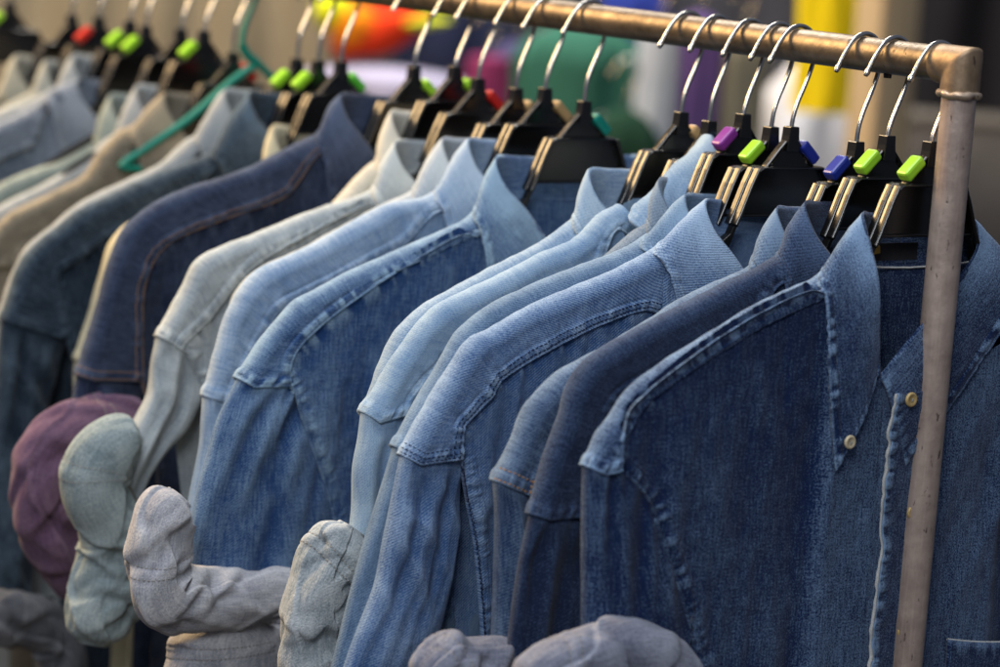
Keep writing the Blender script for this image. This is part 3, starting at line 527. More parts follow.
        Pm=Pm+Nn*fold[...,None]
        rr=np.linalg.norm(U-U[nstand-1:nstand],axis=-1)
        vv=np.exp(-(np.clip(P0[1]+2-U[...,1],0,None)/46)**2); wear=(ridgew*1.5*np.exp(-(rr/20)**2)*(.3+.7*vv)+ridgew*.75*vv)*leaf+.06*ridgew
        Pl=Pm[nstand-1:]; Nl=Nn[nstand-1:]; wl=wear[nstand-1:]
        Pl,wl=seam_fx(Pl,Nl,wl,'row1',9,.5,seamw*1.1,6.,seed+7)
        Pl,wl=seam_fx(Pl,Nl,wl,'col1',6,.3,seamw*.5,6.,seed+8)
        Pm=np.concatenate([Pm[:nstand-1],Pl],0); wear=np.concatenate([wear[:nstand-1],wl],0)
        dr=edge_dist(Pl,'row1'); Pm[nstand-1:]+=Nl*(.7*sstep(9,6.5,dr))[...,None]
        mid=(roll+outer)/2; uv=np.stack([np.where(leaf,rr,-rr)*np.ones(U.shape[:2]),-np.broadcast_to(np.cumsum(np.r_[0,np.linalg.norm(np.diff(mid,axis=0),axis=1)])[None]*1.,U.shape[:2])],-1)+seed*13
        half.append((Pm,wear,uv))
        if stitch and s==1:
            for dd in stitch.get('collar',(6.5,)): ST.append(stitches(Pl,Nl,'row1',dd,lo=.25,hi=.97)); 
            ST.append(stitches(Pl,Nl,'col1',4.5,lo=.05,hi=.92))
    V=[];F_=[];W=[];UVv=[];o=0
    for i,(Pm,w,uv) in enumerate(half):
        r,c=Pm.shape[:2]; f=quads(r,c)
        if i==1: f=f[:,::-1]
        V.append(Pm.reshape(-1,3));F_.append(f+o);o+=r*c;W.append(w.reshape(-1));UVv.append(uv.reshape(-1,2)/10.)
    ob=mkmesh('collar',np.vstack(V),np.vstack(F_),fab,root,uv=np.vstack(UVv),wear=np.concatenate(W))
    so=ob.modifiers.new('thickness','SOLIDIFY'); so.thickness=.0022; so.offset=0
def button(root,c,r,mat,thr):
    prof=[(0,1.0),(r*.45,1.0),(r*.62,1.5),(r*.85,1.9),(r,1.3),(r*1.02,.4),(r*.9,-.2),(0,-.2)]
    n=24; V=[];F=[]
    for pr,ph in prof:
        a=np.linspace(0,2*np.pi,n,endpoint=False); V+= [(c[0]+pr*math.cos(t),c[1]-ph*1.2,c[2]+pr*math.sin(t)) for t in a]
    b=mkmesh('button',V,quads(len(prof),n,True),mat,root)
    p=[]
    for dx,dz in ((-1,-1),(1,-1)): p.append(tube_mesh([(c[0]+dx*.7,c[1]-2.,c[2]+.8),(c[0]-dx*.7,c[1]-2.2,c[2]-.8)],.28,6))
    V,F=joinm(p); o=mkmesh('button_thread',V,F,thr,b)
    return b
def front_details(root,d,mats,ST):
    fab,rev,thr=mats
    HEM=-640.
    # button placket on the picture-right front, its free edge frayed pale and wavy
    n=260; q=np.linspace(0,1,n)**1.2
    pl=spline(np.array(d['pl']+[[d['hemx'],HEM]]),400); v=pl[0,1]+(HEM-pl[0,1])*q
    ue=np.interp(-v,-pl[:,1],pl[:,0])+1.3*np.sin(v/15.)+1.1*vn(v/8.,3.3)+.7*vn(v/3.6,8.)
    cf=np.array((pl[0,0]+7,pl[0,1]))
    m=26; x=np.linspace(0,1,m)[None]
    u=ue[:,None]+x*33; V=np.broadcast_to(v[:,None],u.shape)
    w=RHO+7.5+1.1*fbm(V/24,u/30,2)+1.2*np.exp(-((V-cf[1])/30)**2)*3-4*np.maximum(0,x-.8)*5*.6
    w=w+2.2*np.exp(-(x/.35)**2)
    P=toP(np.stack([u,V,w],-1)); Nn=normals(P); 
    if Nn[n//2,m//2,1]>0: Nn=-Nn
    wr=np.zeros_like(u)+.08; P,wr=seam_fx(P,Nn,wr,'col0',7,.55,.75,5.5,77); wr+=1.3*np.exp(-(x*33/1.2)**2)
    P,wr=seam_fx(P,Nn,wr,'col1',6,.4,.4,6.,78)
    o=grid_obj('placket',P,fab,root,wr,uv=np.stack([u+31,V],-1)); so=o.modifiers.new('thickness','SOLIDIFY'); so.thickness=.002; so.offset=-1
    for dd in (5.5,27): ST.append(stitches(P,Nn,'col0',dd))
    # pale cord of worn selvedge along the placket edge
    V2,F2=tube_mesh(np.stack([P[:,0,0]-.6,P[:,0,1]-.9,P[:,0,2]],1)[::2],1.15*(1+.35*vn(np.arange(130)/1.7,2.)),6)
    mkmesh('frayed_edge',V2,F2,M_worn,root)
    button(root,(d['tip'][0]+4.5,-(RHO+14),d['tip'][1]+19),4.3,M_button,thr)
    button(root,(cf[0]+5,-(RHO+15),cf[1]-4),4.6,M_button2,thr)
    for k in range(1,6): button(root,(float(np.interp(-(cf[1]-78*k),-pl[:,1],pl[:,0]))+25,-(RHO+10.5),cf[1]-78*k),4.6,M_button2,thr)
    # chest pocket on the picture-right front
    pk=np.array([(38,-318),(96,-330),(158,-326),(154,-440),(97,-470),(42,-440)])
    r=24;c=40; U=np.zeros((r,c,3)); 
    for i in range(r):
        a=i/(r-1)
        for j in range(c):
            b=j/(c-1); tp=spline(pk[:3],3)[0]*(1-b)**2+pk[1]*2*b*(1-b)+pk[2]*b*b; bt=pk[5]*(1-b)**2+pk[4]*2*b*(1-b)+pk[3]*b*b
            U[i,j]=(*(tp*(1-a)+bt*a),RHO+8.5)
    P=toP(U); Nn=normals(P); 
    if Nn[5,5,1]>0: Nn=-Nn
    wr=np.zeros((r,c)); P,wr=seam_fx(P,Nn,wr,'row0',8,.4,.7,6,91)
    o=grid_obj('pocket',P,fab,root,wr,uv=U[...,:2]+7); so=o.modifiers.new('thickness','SOLIDIFY'); so.thickness=.0022; so.offset=-1
    V2,F2=tube_mesh(P[0],.8,6); mkmesh('frayed_edge',V2,F2,M_worn,root)
    # woven neck label inside the back of the collar
    P0=d['P']
    polymesh('neck_label',[boxm((-14,11.5,P0[1]-24),(44,.8,11))],M_label,root,False)
    xs=np.linspace(-52,52,60); V2,F2=tube_mesh(np.stack([xs,8.5-xs*xs/420.+.5*vn(xs/6.,1.),d['N'][1]+4+xs*xs/700.],1),.7,6); mkmesh('neck_seam',V2,F2,M_worn,root)
    polymesh('label_tab',[boxm((-31,10.4,P0[1]-23),(10,.8,4.5),.15)],M_gold,root,False)
# ------------------------------------------------------------------ hangers
def rim(path,w0,w1,t=1.8):
    p=np.array(path,float); tg=np.gradient(p,axis=0); tg/=np.linalg.norm(tg,axis=1)[:,None]; nr=np.stack([-tg[:,1],tg[:,0]],1)
    n=len(p); V=[];F=[]; m=12; cw=(w0+w1)/2; hw=(w1-w0)/2
    for k in range(n):
        for q in range(m):
            a=2*math.pi*q/m; c_,s_=math.cos(a),math.sin(a)
            x=hw*math.copysign(abs(c_)**.7,c_); h=t/2*math.copysign(abs(s_)**.8,s_)
            V.append((p[k][0]+nr[k][0]*h,cw+x,p[k][1]+nr[k][1]*h))
    for k in range(n-1):
        for a in range(m): F.append([m*k+a,m*k+m+a,m*k+m+(a+1)%m,m*k+(a+1)%m])
    F+=[list(range(m)),[m*(n-1)+a for a in range(m)][::-1]]
    return V,F
def hanger_body():
    L=[(-35,-25),(-51,-55),(-60,-70),(-96,-93),(-150,-118),(-196,-146)]
    Lr=[(-x,y) for x,y in L][::-1]
    parts=[extr([(-4,2),(4,2),(6,-9.5),(18,-21.5),(33,-26.5),(50,-56),(-50,-56),(-33,-26.5),(-18,-21.5),(-6,-9.5)][::-1],-1.2,1.2)]
    parts.append(extr([(-4.6,3),(4.6,3),(5.2,-3),(6.8,-13),(-6.8,-13),(-5.2,-3)][::-1],-4,4))
    top=[(-29,-25),(29,-25)]
    for a,b in ((-6.6,-.3),(.3,6.6)):
        parts.append(rim([(-35,-25),(-41,-35),(-51,-55),(-55,-62)],a,b,4.0)); parts.append(rim([(55,-62),(51,-55),(41,-35),(35,-25)],a,b,4.0))
    parts.append(rim([(-36.2,-26.4),(-32,-24.3),(32,-24.3),(36.2,-26.4)],-7.5,7.5,2.4))
    parts.append(rim([(-50,-56),(50,-56)],-4,4,2.6))
    for sx in (-1,1):
        q=[(sx*6,-7),(sx*13,-13),(sx*20,-19.5),(sx*25,-24)]
        if sx<0: q=q[::-1]
        parts.append(rim(q[::1],-3.2,3.2,2.6))
        a=[(-51,-55),(-58,-68),(-96,-90),(-150,-115),(-192,-142),(-196,-150),(-150,-126),(-96,-103),(-60,-80),(-50,-60)]
        if sx>0: a=[(-x,y) for x,y in a][::-1]
        parts.append(extr(a[::-1],-3,3))
    return polymesh('body',parts,M_black,None,False,.7)
def hook_path(zr):
    pts=[(-24,0,zr-12),(-21.5,0,zr-7.5),(-16.5,0,zr+1),(-10,0,zr+9),(-1,0,zr+12.8),(8,0,zr+10.8),(13.6,0,zr+4),(15,0,zr-6),(12.8,0,zr-16),(8.5,0,zr-27),(4,0,zr-37),(1,0,max(zr-47,7)),(0,0,1)]
    P=spline(np.array(pts),70); return P
HB=None
def hanger(d,label,clip=None,rz=0.,colour=None,yoff=0.,slim=None):
    global HB
    root=empty('clothes_hanger',(0,d['y']+yoff,d['z']),label,'hanger','hangers along the rail',rz)
    if HB is None: HB=hanger_body(); b=HB
    else: b=HB.copy(); COL.objects.link(b)
    b.parent=root
    if slim: b.scale=(slim,1,1)
    P=hook_path(-d['z']); rad=np.full(len(P),1.55); rad[:4]=[1.4,2.0,2.1,1.8]
    V,F=tube_mesh(P,rad,12); mkmesh('hook',V,F,M_wire if colour is None else colour,root)
    if clip:
        side,mt=clip; s=-1 if side=='L' else 1
        c=(s*15.5,0,-14.); rot=s*-math.radians(42)
        v,f=boxm(c,(17.5,10,7.6),rot)
        o=polymesh('size_clip',[(v,f)],mt,root,False,1.8)
    return root
# ------------------------------------------------------------------ materials used
M_black=plain('black plastic',(.005,.0047,.0045),.25,0,.75,.3,60,.12)
M_wire=plain('plated steel wire',(.62,.60,.56),.24,1.,.5,.15,200)
M_tealp=plain('teal plastic',(.0,.22,.16),.4,0,.5,.1,60)
M_pipe=pipe_mat('bronze lacquered pipe',(.105,.080,.056),(.235,.178,.122),.75,.42)
M_post=pipe_mat('rosy painted pipe',(.31,.235,.20),(.52,.41,.345),.3,.37)
M_elbow=pipe_mat('worn elbow',(.20,.135,.08),(.36,.26,.17),.65,.5)
M_solder=pipe_mat('soldered joint',(.40,.28,.18),(.55,.45,.36),.6,.4)
M_button=plain('cream button',(.62,.52,.34),.3,0,.6,.2,120); M_button2=plain('amber button',(.50,.36,.15),.3,0,.6,.2,120)
M_worn=plain('worn selvedge',(.50,.51,.50),.95,0,.1,.35,900,.3)
M_label=plain('woven label',(.03,.03,.035),.9,0,.2,.3,300); M_gold=plain('gold label thread',(.45,.28,.05),.7,0,.3,.2,300)
def thread(n,c): return plain(n,c,.9,0,.15,.25,800)
M_rollthread=thread('cuff thread',(.30,.29,.27)); T_rust=thread('rust thread',(.30,.165,.075)); T_white=thread('pale thread',(.42,.43,.42)); T_gold=thread('orange thread',(.40,.20,.06)); T_navy=thread('navy thread',(.015,.022,.06)); T_blue=thread('mid blue thread',(.10,.16,.28)); T_tan=thread('tan thread',(.36,.25,.14))
CL={k:plain('clip '+k,c,.35,0,.5,.05,80) for k,c in dict(lime=(.34,.72,.03),blue=(.015,.03,.30),purple=(.24,.03,.30),teal=(.0,.22,.17),tan=(.50,.32,.14),red=(.55,.015,.01),green=(.12,.60,.05)).items()}
DM=lambda n,b,f,**k: denim(n,b,f,**k)
REV=denim('denim reverse lavender grey',(.10,.11,.16),(.31,.33,.40),f0=.5,grain=.42,twill=.04,slub=.5,big=.35,bump=.45)
REVP=denim('denim reverse pale',(.30,.31,.31),(.62,.61,.57),f0=.5,grain=.42,twill=.04,slub=.5,big=.35,bump=.45)
REVC=denim('denim reverse cool pale',(.18,.22,.25),(.50,.53,.55),f0=.5,grain=.42,twill=.04,slub=.5,big=.35,bump=.45)
REVT=denim('denim reverse grey green',(.13,.18,.20),(.36,.42,.43),f0=.5,grain=.42,twill=.04,slub=.5,big=.35,bump=.45)
REVL=denim('denim reverse light',(.25,.26,.31),(.56,.56,.58),f0=.5,grain=.42,twill=.04,slub=.5,big=.35,bump=.45)
REVV=denim('denim reverse plum',(.085,.045,.09),(.19,.115,.175),f0=.5,grain=.42,twill=.04,slub=.5,big=.35,bump=.45)
REVG=denim('denim reverse slate',(.06,.065,.08),(.16,.165,.18),f0=.5,grain=.42,twill=.04,slub=.5,big=.35,bump=.45)
SH={
 'front':dict(label='dark blue button-down denim shirt nearest the metal post, its collar worn pale and buttoned',m=(DM('front shirt denim',(.004,.016,.066),(.21,.325,.50),f0=.085,grain=.42,twill=.06,slub=.34,big=.2),REV,T_white),res=1.5,stitch={},seamw=.85,ridgew=.46,fx=.95),
 'indigo':dict(label='blackish indigo denim shirt squeezed directly behind the front button-down shirt',m=(DM('indigo denim',(.006,.014,.044),(.085,.135,.245),f0=.14,grain=.4,slub=.3),REV,T_tan),res=1.2,stitch={},seamw=.5,ridgew=.3),
 'midblue':dict(label='muted blue shirt with orange stitched shoulder seam beside the indigo sleeve',m=(DM('muted blue denim',(.015,.036,.10),(.18,.265,.39),f0=.28,grain=.3),REV,T_gold),res=1.2,stitch={'arm':(1.8,9)},seamw=.45,ridgew=.4),
 'twill':dict(label='light blue twill shirt with navy triple-stitched yoke seam and long hanging sleeve',m=(DM('light twill denim',(.028,.085,.235),(.33,.455,.63),f0=.31,grain=.34,twill=.38,slub=.3,big=.25,bump=.45),REV,T_navy),res=1.4,stitch={'yoke':(1.4,5,8.6),'arm':(1.8,4.5,8)},seamw=.45,ridgew=.4,pleat=.9),
 'strip':dict(label='steel blue shirt showing as a narrow strip behind the light twill shirt',m=(DM('steel blue denim',(.025,.065,.15),(.24,.35,.49),f0=.37,grain=.25,slub=.25),REV,T_white),res=1.1,stitch={},seamw=.4,ridgew=.35),
 'smallcollar':dict(label='dusty blue shirt of which only a small dull collar point shows by the hangers',m=(DM('dusty blue denim',(.045,.075,.13),(.24,.31,.40),f0=.42,grain=.25),REV,T_tan),res=.8,stitch={},seamw=.4,ridgew=.25),
 'crumpled':dict(label='pale washed blue shirt with tall crumpled raised collar and twisted rolled cuff',m=(DM('pale washed denim',(.06,.16,.36),(.38,.50,.61),f0=.47,grain=.2,twill=.15,slub=.25,big=.4),REVC,T_white),res=1.2,stitch={},seamw=.4,ridgew=.25),
 'folded':dict(label='faded sky blue shirt with bent-over pale collar next to the crumpled one',m=(DM('faded sky denim',(.08,.17,.34),(.38,.49,.60),f0=.46,grain=.25),REV,T_white),res=1.0,stitch={},seamw=.5,ridgew=.3),
 'clear':dict(label='medium blue shirt with puckered yoke seam and pale cuff rolled into an elbow shape',m=(DM('medium blue denim',(.014,.052,.17),(.27,.40,.54),f0=.24,grain=.25,slub=.35,big=.3),REVL,T_tan),res=1.3,stitch={},seamw=.9,ridgew=.6),
 'whiteblue':dict(label='whitish blue shirt between the cream shirt and the medium blue shirt with the puckered yoke',m=(DM('whitish blue denim',(.10,.20,.38),(.42,.52,.64),f0=.42,grain=.2,big=.45),REVP,T_gold),res=1.1,stitch={},seamw=.4,ridgew=.35),
 'paleback':dict(label='bleached cream-blue shirt with rounded collar pressed behind the whitish blue shirt',m=(DM('bleached denim',(.18,.23,.32),(.52,.57,.60),f0=.5,grain=.2),REV,T_tan),res=.8,stitch={},seamw=.3,ridgew=.3),
 'cream':dict(label='cream washed shirt with orange seam stitching and grey-green rolled cuff',m=(DM('cream washed denim',(.17,.21,.26),(.50,.55,.56),f0=.42,grain=.2,big=.4),REVT,T_gold),res=1.0,stitch={},seamw=.6,ridgew=.4),
 'creamcollar':dict(label='off-white shirt showing only a pale collar behind the cream shirt',m=(DM('off white denim',(.34,.34,.31),(.62,.59,.50),f0=.6,grain=.15),REV,T_tan),res=.6,stitch=None,seamw=.3,ridgew=.3),
 'navy':dict(label='purplish navy shirt with rusty double stitching and plum rolled cuff',m=(DM('purplish navy denim',(.007,.014,.040),(.072,.10,.17),f0=.3,grain=.2),REVV,T_rust),res=.9,stitch={'yoke':(2,8),'arm':(2,8)},seamw=.4,ridgew=.35),
 'yellowcream':dict(label='yellowish cream shirt, just a small collar tip showing behind the navy shirt',m=(DM('yellow cream denim',(.40,.36,.24),(.60,.54,.36),f0=.55,grain=.15),REV,T_tan),res=.5,stitch=None,seamw=.3,ridgew=.3),
 'nightblue':dict(label='very dark teal-navy shirt with a slate rolled cuff at its foot',m=(DM('night blue denim',(.006,.014,.028),(.11,.16,.21),f0=.2,grain=.2),REVG,T_gold),res=.8,stitch={},seamw=.3,ridgew=.32),
 'greycollar':dict(label='stone grey shirt with pale collar pressed against the dark teal-navy shirt',m=(DM('stone grey denim',(.16,.19,.22),(.37,.39,.39),f0=.5,grain=.15),REV,T_tan),res=.5,stitch=None,seamw=.3,ridgew=.3),
 'beige':dict(label='brownish beige shirt under the tilted teal hanger arm',m=(DM('beige brown denim',(.07,.068,.062),(.31,.265,.19),f0=.35,grain=.15),REV,T_tan),res=.5,stitch=None,seamw=.3,ridgew=.65),
 'paleblue':dict(label='misty blue-grey shirt showing as a strip above the beige shirt',m=(DM('misty blue denim',(.15,.18,.20),(.40,.42,.42),f0=.5,grain=.15),REV,T_tan),res=.5,stitch=None,seamw=.3,ridgew=.3),
 'teal':dict(label='greenish teal shirt strip with a yellowed collar edge, left of the misty shirt',m=(DM('greenish teal denim',(.085,.13,.14),(.33,.37,.33),f0=.42,grain=.15),REV,T_gold),res=.5,stitch=None,seamw=.3,ridgew=.3),
 'jacket':dict(label='slate blue denim jacket with a broad squared collar near the left edge',m=(DM('slate jacket denim',(.06,.09,.14),(.25,.28,.33),f0=.42,grain=.15),REV,T_tan),res=.6,stitch={},seamw=.5,ridgew=.55),
 'bluegrey':dict(label='blue-grey shirt whose collar rises just behind the slate jacket collar',m=(DM('blue grey denim',(.13,.16,.19),(.36,.38,.38),f0=.5,grain=.15),REV,T_tan),res=.4,stitch=None,seamw=.3,ridgew=.3),
 'greycream':dict(label='oatmeal grey shirt second from the far left end',m=(DM('oatmeal grey denim',(.17,.19,.19),(.36,.37,.33),f0=.5,grain=.15),REV,T_tan),res=.4,stitch=None,seamw=.3,ridgew=.3),
 'oatmeal':dict(label='sand cream shirt at the far left end of the row',m=(DM('sand cream denim',(.20,.20,.17),(.38,.37,.30),f0=.5,grain=.15),REV,T_tan),res=.4,stitch=None,seamw=.3,ridgew=.3),
}
HG={
 'front':(('L','lime'),'black plastic hanger nearest the post with a lime size clip'),
 'indigo':(('L','lime'),'black hanger with lime clip, second hanger from the post'),
 'midblue':(('L','blue'),'black hanger with a blue clip on its left arm, beside two lime clips'),
 'twill':(('R','blue'),'black hanger with a dark blue clip on its right arm'),
 'strip':(('L','lime'),'black hanger with lime clip between the purple and the blue clip'),
 'smallcollar':(('L','purple'),'black hanger with the purple size clip'),
 'crumpled':(None,'black hanger without a clip under the crumpled raised collar'),
 'folded':(('R','tan'),'black hanger with tan clip behind the tall crumpled collar'),
 'clear':(('R','teal'),'black hanger with a blue-green clip on its right arm'),
 'whiteblue':(('R','tan'),'black hanger with tan clip next to the blue-green clipped hanger'),
 'paleback':(('R','tan'),'black hanger with tan clip between the red clip and another tan clip'),
 'cream':(('R','red'),'black hanger with red clip over the cream shirt'),
 'creamcollar':(('R','lime'),'black hanger with lime clip just left of the red clip'),
 'navy':(('R','lime'),'black hanger with lime clip over the purplish navy shirt'),
 'yellowcream':(('R','green'),'black hanger with grass green clip left of the navy shirt collar'),
 'nightblue':(('L','lime'),'black hanger with lime clip, right one of the touching pair'),
 'greycollar':(('L','lime'),'black hanger with lime clip, left one of the touching pair'),
 'beige':(('R','red'),'black hanger with red clip left of the teal hanger'),
 'paleblue':(('L','lime'),'blurred black hanger with lime clip over the misty shirt'),
 'teal':(None,'blurred black hanger without clip over the greenish teal shirt'),
 'jacket':(('L','lime'),'blurred black hanger, right one of two neighbouring lime clips above the slate jacket'),
 'bluegrey':(('L','lime'),'blurred black hanger with lime clip immediately right of the left-end red clip'),
 'greycream':(('L','red'),'blurred black hanger with a red clip near the left end'),
 'oatmeal':(None,'blurred black hanger without clip near the left end'),
}
for i,(k,s) in enumerate(SH.items()):
    make_shirt(k,D[k],s['label'],s['m'],res=s['res'],seed=i+1,stitch=s['stitch'],fx=s.get('fx',1.),pleat=s.get('pleat',0.),seamw=s['seamw'],ridgew=s['ridgew'],side_right=True)
rr=np.random.RandomState(3)
for k,(c,l) in HG.items():
    hanger(D[k],l,(c[0],CL[c[1]]) if c else None,rz=math.radians(rr.uniform(-3,3)) if k!='front' else 0,slim=.82 if k=='front' else None)
for k,(y,z,l,c) in dict(e1=(1290.,-58.,'blurred black hanger with lime clip, leftmost in the row','lime')).items():
    hanger(dict(y=y,z=z),l,('L',CL[c]))
# empty teal hanger tilted in front of the beige shirt
th=empty('plastic_hanger',(0,850,-62),'thin teal plastic hanger with one bare sloping arm','hanger')
P=hook_path(62); V,F=tube_mesh(P,2.4,12); mkmesh('hook',V,F,M_tealp,th)
V,F=joinm([tube_mesh(spline([(17,0,-13),(-10,0,-30),(-51,0,-63),(-106,0,-97),(-112,0,-103)],40),3.4,10),tube_mesh(spline([(17,0,-13),(40,0,-30),(90,0,-62),(150,0,-95),(160,0,-104)],40),3.4,10),tube_mesh(spline([(0,0,2),(6,0,-6),(17,0,-13)],12),4.2,10),tube_mesh([(-112,0,-103),(25,0,-112),(160,0,-104)],3.,10)])
mkmesh('frame',V,F,M_tealp,th)
# ------------------------------------------------------------------ clothes rack
rack=empty('clothes_rack',(0,0,-1450),'bronze metal pipe clothes rail with a rosy grey end post','clothes rack')
def rel(p): return [(x,y,z+1450) for x,y,z in p]
V,F=tube_mesh(rel([(0,y,0) for y in np.linspace(6,1480,120)]),11,40); 
n_=V; mkmesh('rail',V,F,M_pipe,rack)
for y in (0,1486):
    zz=np.r_[np.linspace(-19,-1420,120)]
    V,F=tube_mesh(rel([(0,y,z) for z in zz]),10.8,40); mkmesh('post',V,F,M_post,rack)
    # mitred elbow: fat sleeve over both pipes with a worn top edge
    sgn=1 if y==0 else -1
    aa=np.linspace(0,2*np.pi,48,endpoint=False); r=12.3; ca,sa=np.cos(aa)*r,np.sin(aa)*r
    RG=[(ca,np.full(48,19.),sa*.95),(ca,np.full(48,18.5),sa),(ca,np.full(48,13.),sa),(ca,np.maximum(-sa+2.2,-r+2.2),sa),(ca*.985,-sa*.985,sa*.985),(ca,-sa,np.minimum(sa-2.2,r-2.2)),(ca,-sa,np.full(48,-13.)),(ca,-sa,np.full(48,-19.))]
    V=np.vstack([np.stack([q[0],y+sgn*q[1],q[2]],1) for q in RG]); V[:,2]+=1450
    k=1+.012*vn(V[:,0]/3.+9,V[:,2]/4.+V[:,1]/4.)
    V[:,0]*=k; F=quads(len(RG),48,True)
    mkmesh('elbow_joint',V,F,M_elbow,rack)
    a=np.linspace(0,2*np.pi,61); ring=np.stack([12.2*np.cos(a),y+12.2*np.sin(a),-17.5+.5*np.sin(3*a)+.4*np.sin(7*a)],1)
    V,F=tube_mesh(rel(ring),2.1*(1+.45*vn(np.arange(61)/3.,5.)*np.sin(a/2)),10); mkmesh('solder_bead',V,F,M_solder,rack)
    V,F=tube_mesh(rel([(0,y,-1420),(0,y,-1450)]),16,24); mkmesh('foot',V,F,M_black,rack)
    V,F=tube_mesh(rel([(-300,y,-1405),(300,y,-1405)]),10,20); mkmesh('base_bar',V,F,M_post,rack)
V,F=joinm([tube_mesh(rel([(0,64,-9),(0,64,-13.5)]),[3.0,2.6],12)]); mkmesh('screw',V,F,M_black,rack)
# ------------------------------------------------------------------ behind the rack
def cloth_column(name,label,cat,px,mat,depthfac=.55,h=900,top=.12,group='clothes hanging in the background',seed=0,folds=1.,rz=-37,taper=1.,hook=True):
    x,y,z,w=px
    root=empty(name,(x,y,z),label,cat,group,math.radians(rz))
    n=72; m=90; a=np.linspace(0,2*np.pi,n,endpoint=False)[None]; q=np.linspace(0,1,m)[:,None]**1.4; zz=-q*h
    prof=np.sqrt(np.clip(1-(1-np.clip(-zz/(w*.5*top*8),0,1))**2,.01,1))*.92+.08*q
    prof=prof*(1+(taper-1)*q)
    f=1+folds*(.10*np.sin(7*a+2*vn(zz/160.+seed,a))+.06*vn(a*3+seed,zz/220.))*np.clip(-zz/60,0,1)
    X=w/2*prof*f*np.cos(a); Y=w/2*depthfac*prof*f*np.sin(a)
    V=np.stack([X,Y,np.broadcast_to(zz,X.shape)],-1)
    V=np.concatenate([V,V[:,:1]],1)
    mkmesh('cloth',V.reshape(-1,3),quads(m,n+1)[:,::-1],mat,root)
    if not hook: return root
    t=np.linspace(-1,1,13); P=np.stack([t*w*.32,0*t,-8-10*np.abs(t)+0*t],1); V,F=tube_mesh(P,4,8); mkmesh('hanger_arm',V,F,M_black,root)
    V,F=tube_mesh(hook_path(60)*np.array([1,1,1]),1.8,8); mkmesh('hook',V,F,M_wire,root)
    return root
def cm(n,c,v=.2): return plain(n,c,.9,0,.1,v,14)
cloth_column('shirt',"deep green garment hanging behind the rail's middle",'shirt',BG['green'],cm('bottle green cloth',(.030,.115,.085)),seed=1,top=.08)
cloth_column('shirt','black-green garment low beside the deep green one','shirt',BG['dkgreen'],cm('black green cloth',(.012,.04,.025)),seed=14,top=.15)
cloth_column('shirt','icy pale blue garment between the green and the purple ones','shirt',BG['ice'],cm('icy cloth',(.42,.47,.55)),seed=2)
cloth_column('shirt','violet garment hanging in the blurred background','shirt',BG['violet'],cm('violet cloth',(.10,.06,.19)),seed=3)
cloth_column('shirt','cobalt blue garment above the icy pale one','shirt',BG['cobalt'],cm('cobalt cloth',(.02,.035,.22)),seed=4)
cloth_column('shirt','olive drab garment beside the white cloth','shirt',BG['olive'],cm('olive cloth',(.20,.18,.13)),seed=5)
cloth_column('shirt','white garment hanging low behind the blue clips','shirt',BG['white'],cm('white cloth',(.66,.65,.68),.06),seed=6,top=.3)
cloth_column('shirt','bright yellow garment beside the wooden post','shirt',BG['yellow'],cm('yellow cloth',(.72,.56,.01),.08),seed=7,h=250,taper=.85)
cloth_column('shirt','magenta garment peeking out over the red clip','shirt',BG['magenta'],cm('magenta cloth',(.20,.03,.10)),seed=8,top=.02)
cloth_column('shirt','ink blue garment under the rail','shirt',BG['ink'],cm('ink cloth',(.012,.016,.04)),seed=9,top=.2)
cloth_column('shirt','dusky purple garment beside the magenta one','shirt',BG['dusk'],cm('dusk cloth',(.06,.055,.13)),seed=10)
cloth_column('covered_stand','lavender cloth draped over a stand under the red and yellow bundle','stand',BG['lav'],cm('lavender cloth',(.34,.33,.47)),seed=11,top=.02,h=1300,hook=False,group=None)
# red, orange and yellow bundle
x,y,z,w=BG['bundle']
bd=empty('cloth_bundle',(x,y,z),'red and orange cloth bundle with lime yellow ends','cloth',None,math.radians(-37))
def blob(name,c,r,mat,sd,rot=0):
    n=48;m=26; a=np.linspace(0,2*np.pi,n,endpoint=False)[None]; b=np.linspace(-1,1,m)[:,None]*math.pi/2
    k=1+.10*fbm(3*np.cos(a)+sd+2*b,3*np.sin(a)+2*b,3)+.05*np.sin(9*a+3*b)
    X=r[0]*np.cos(b)*np.cos(a)*k;Y=r[1]*np.cos(b)*np.sin(a)*k;Z=r[2]*np.sin(b)*k
    cr,sr=math.cos(rot),math.sin(rot)
    V=np.stack([c[0]+X*cr-Z*sr,c[1]+Y,c[2]+X*sr+Z*cr],-1).reshape(-1,3); return mkmesh(name,V,quads(m,n,True),mat,bd)
u=w/100.
blob('red_cloth',(8*u,0,-2*u),(50*u,26*u,22*u),cm('scarlet cloth',(.62,.04,.01),.1),1,.42)
blob('lime_cloth',(-38*u,-14*u,15*u),(20*u,18*u,19*u),cm('lime yellow cloth',(.62,.66,.02),.1),2,-.2)
blob('orange_cloth',(-18*u,-16*u,2*u),(24*u,16*u,20*u),cm('orange cloth',(.75,.22,.01),.1),3,.5)
blob('yellow_cloth',(44*u,-8*u,9*u),(34*u,14*u,6*u),cm('leaf yellow cloth',(.50,.55,.03),.1),4,.12)
# timber post of the stall
x,y,z,w=BG['post']
po=empty('wooden_post',(x,y,-1450),'square pale timber post of the stall behind the rack','post',None,math.radians(-37+28))
M_wood=plain('pale timber',(.40,.30,.18),.75,0,.3,.22,9,.2,(6,6,.5))
polymesh('timber',[boxm((0,0,1300),(w,w,2600))],M_wood,po,True,3)
polymesh('base_plate',[boxm((0,0,6),(w*1.6,w*1.6,12))],M_black,po,False,1)
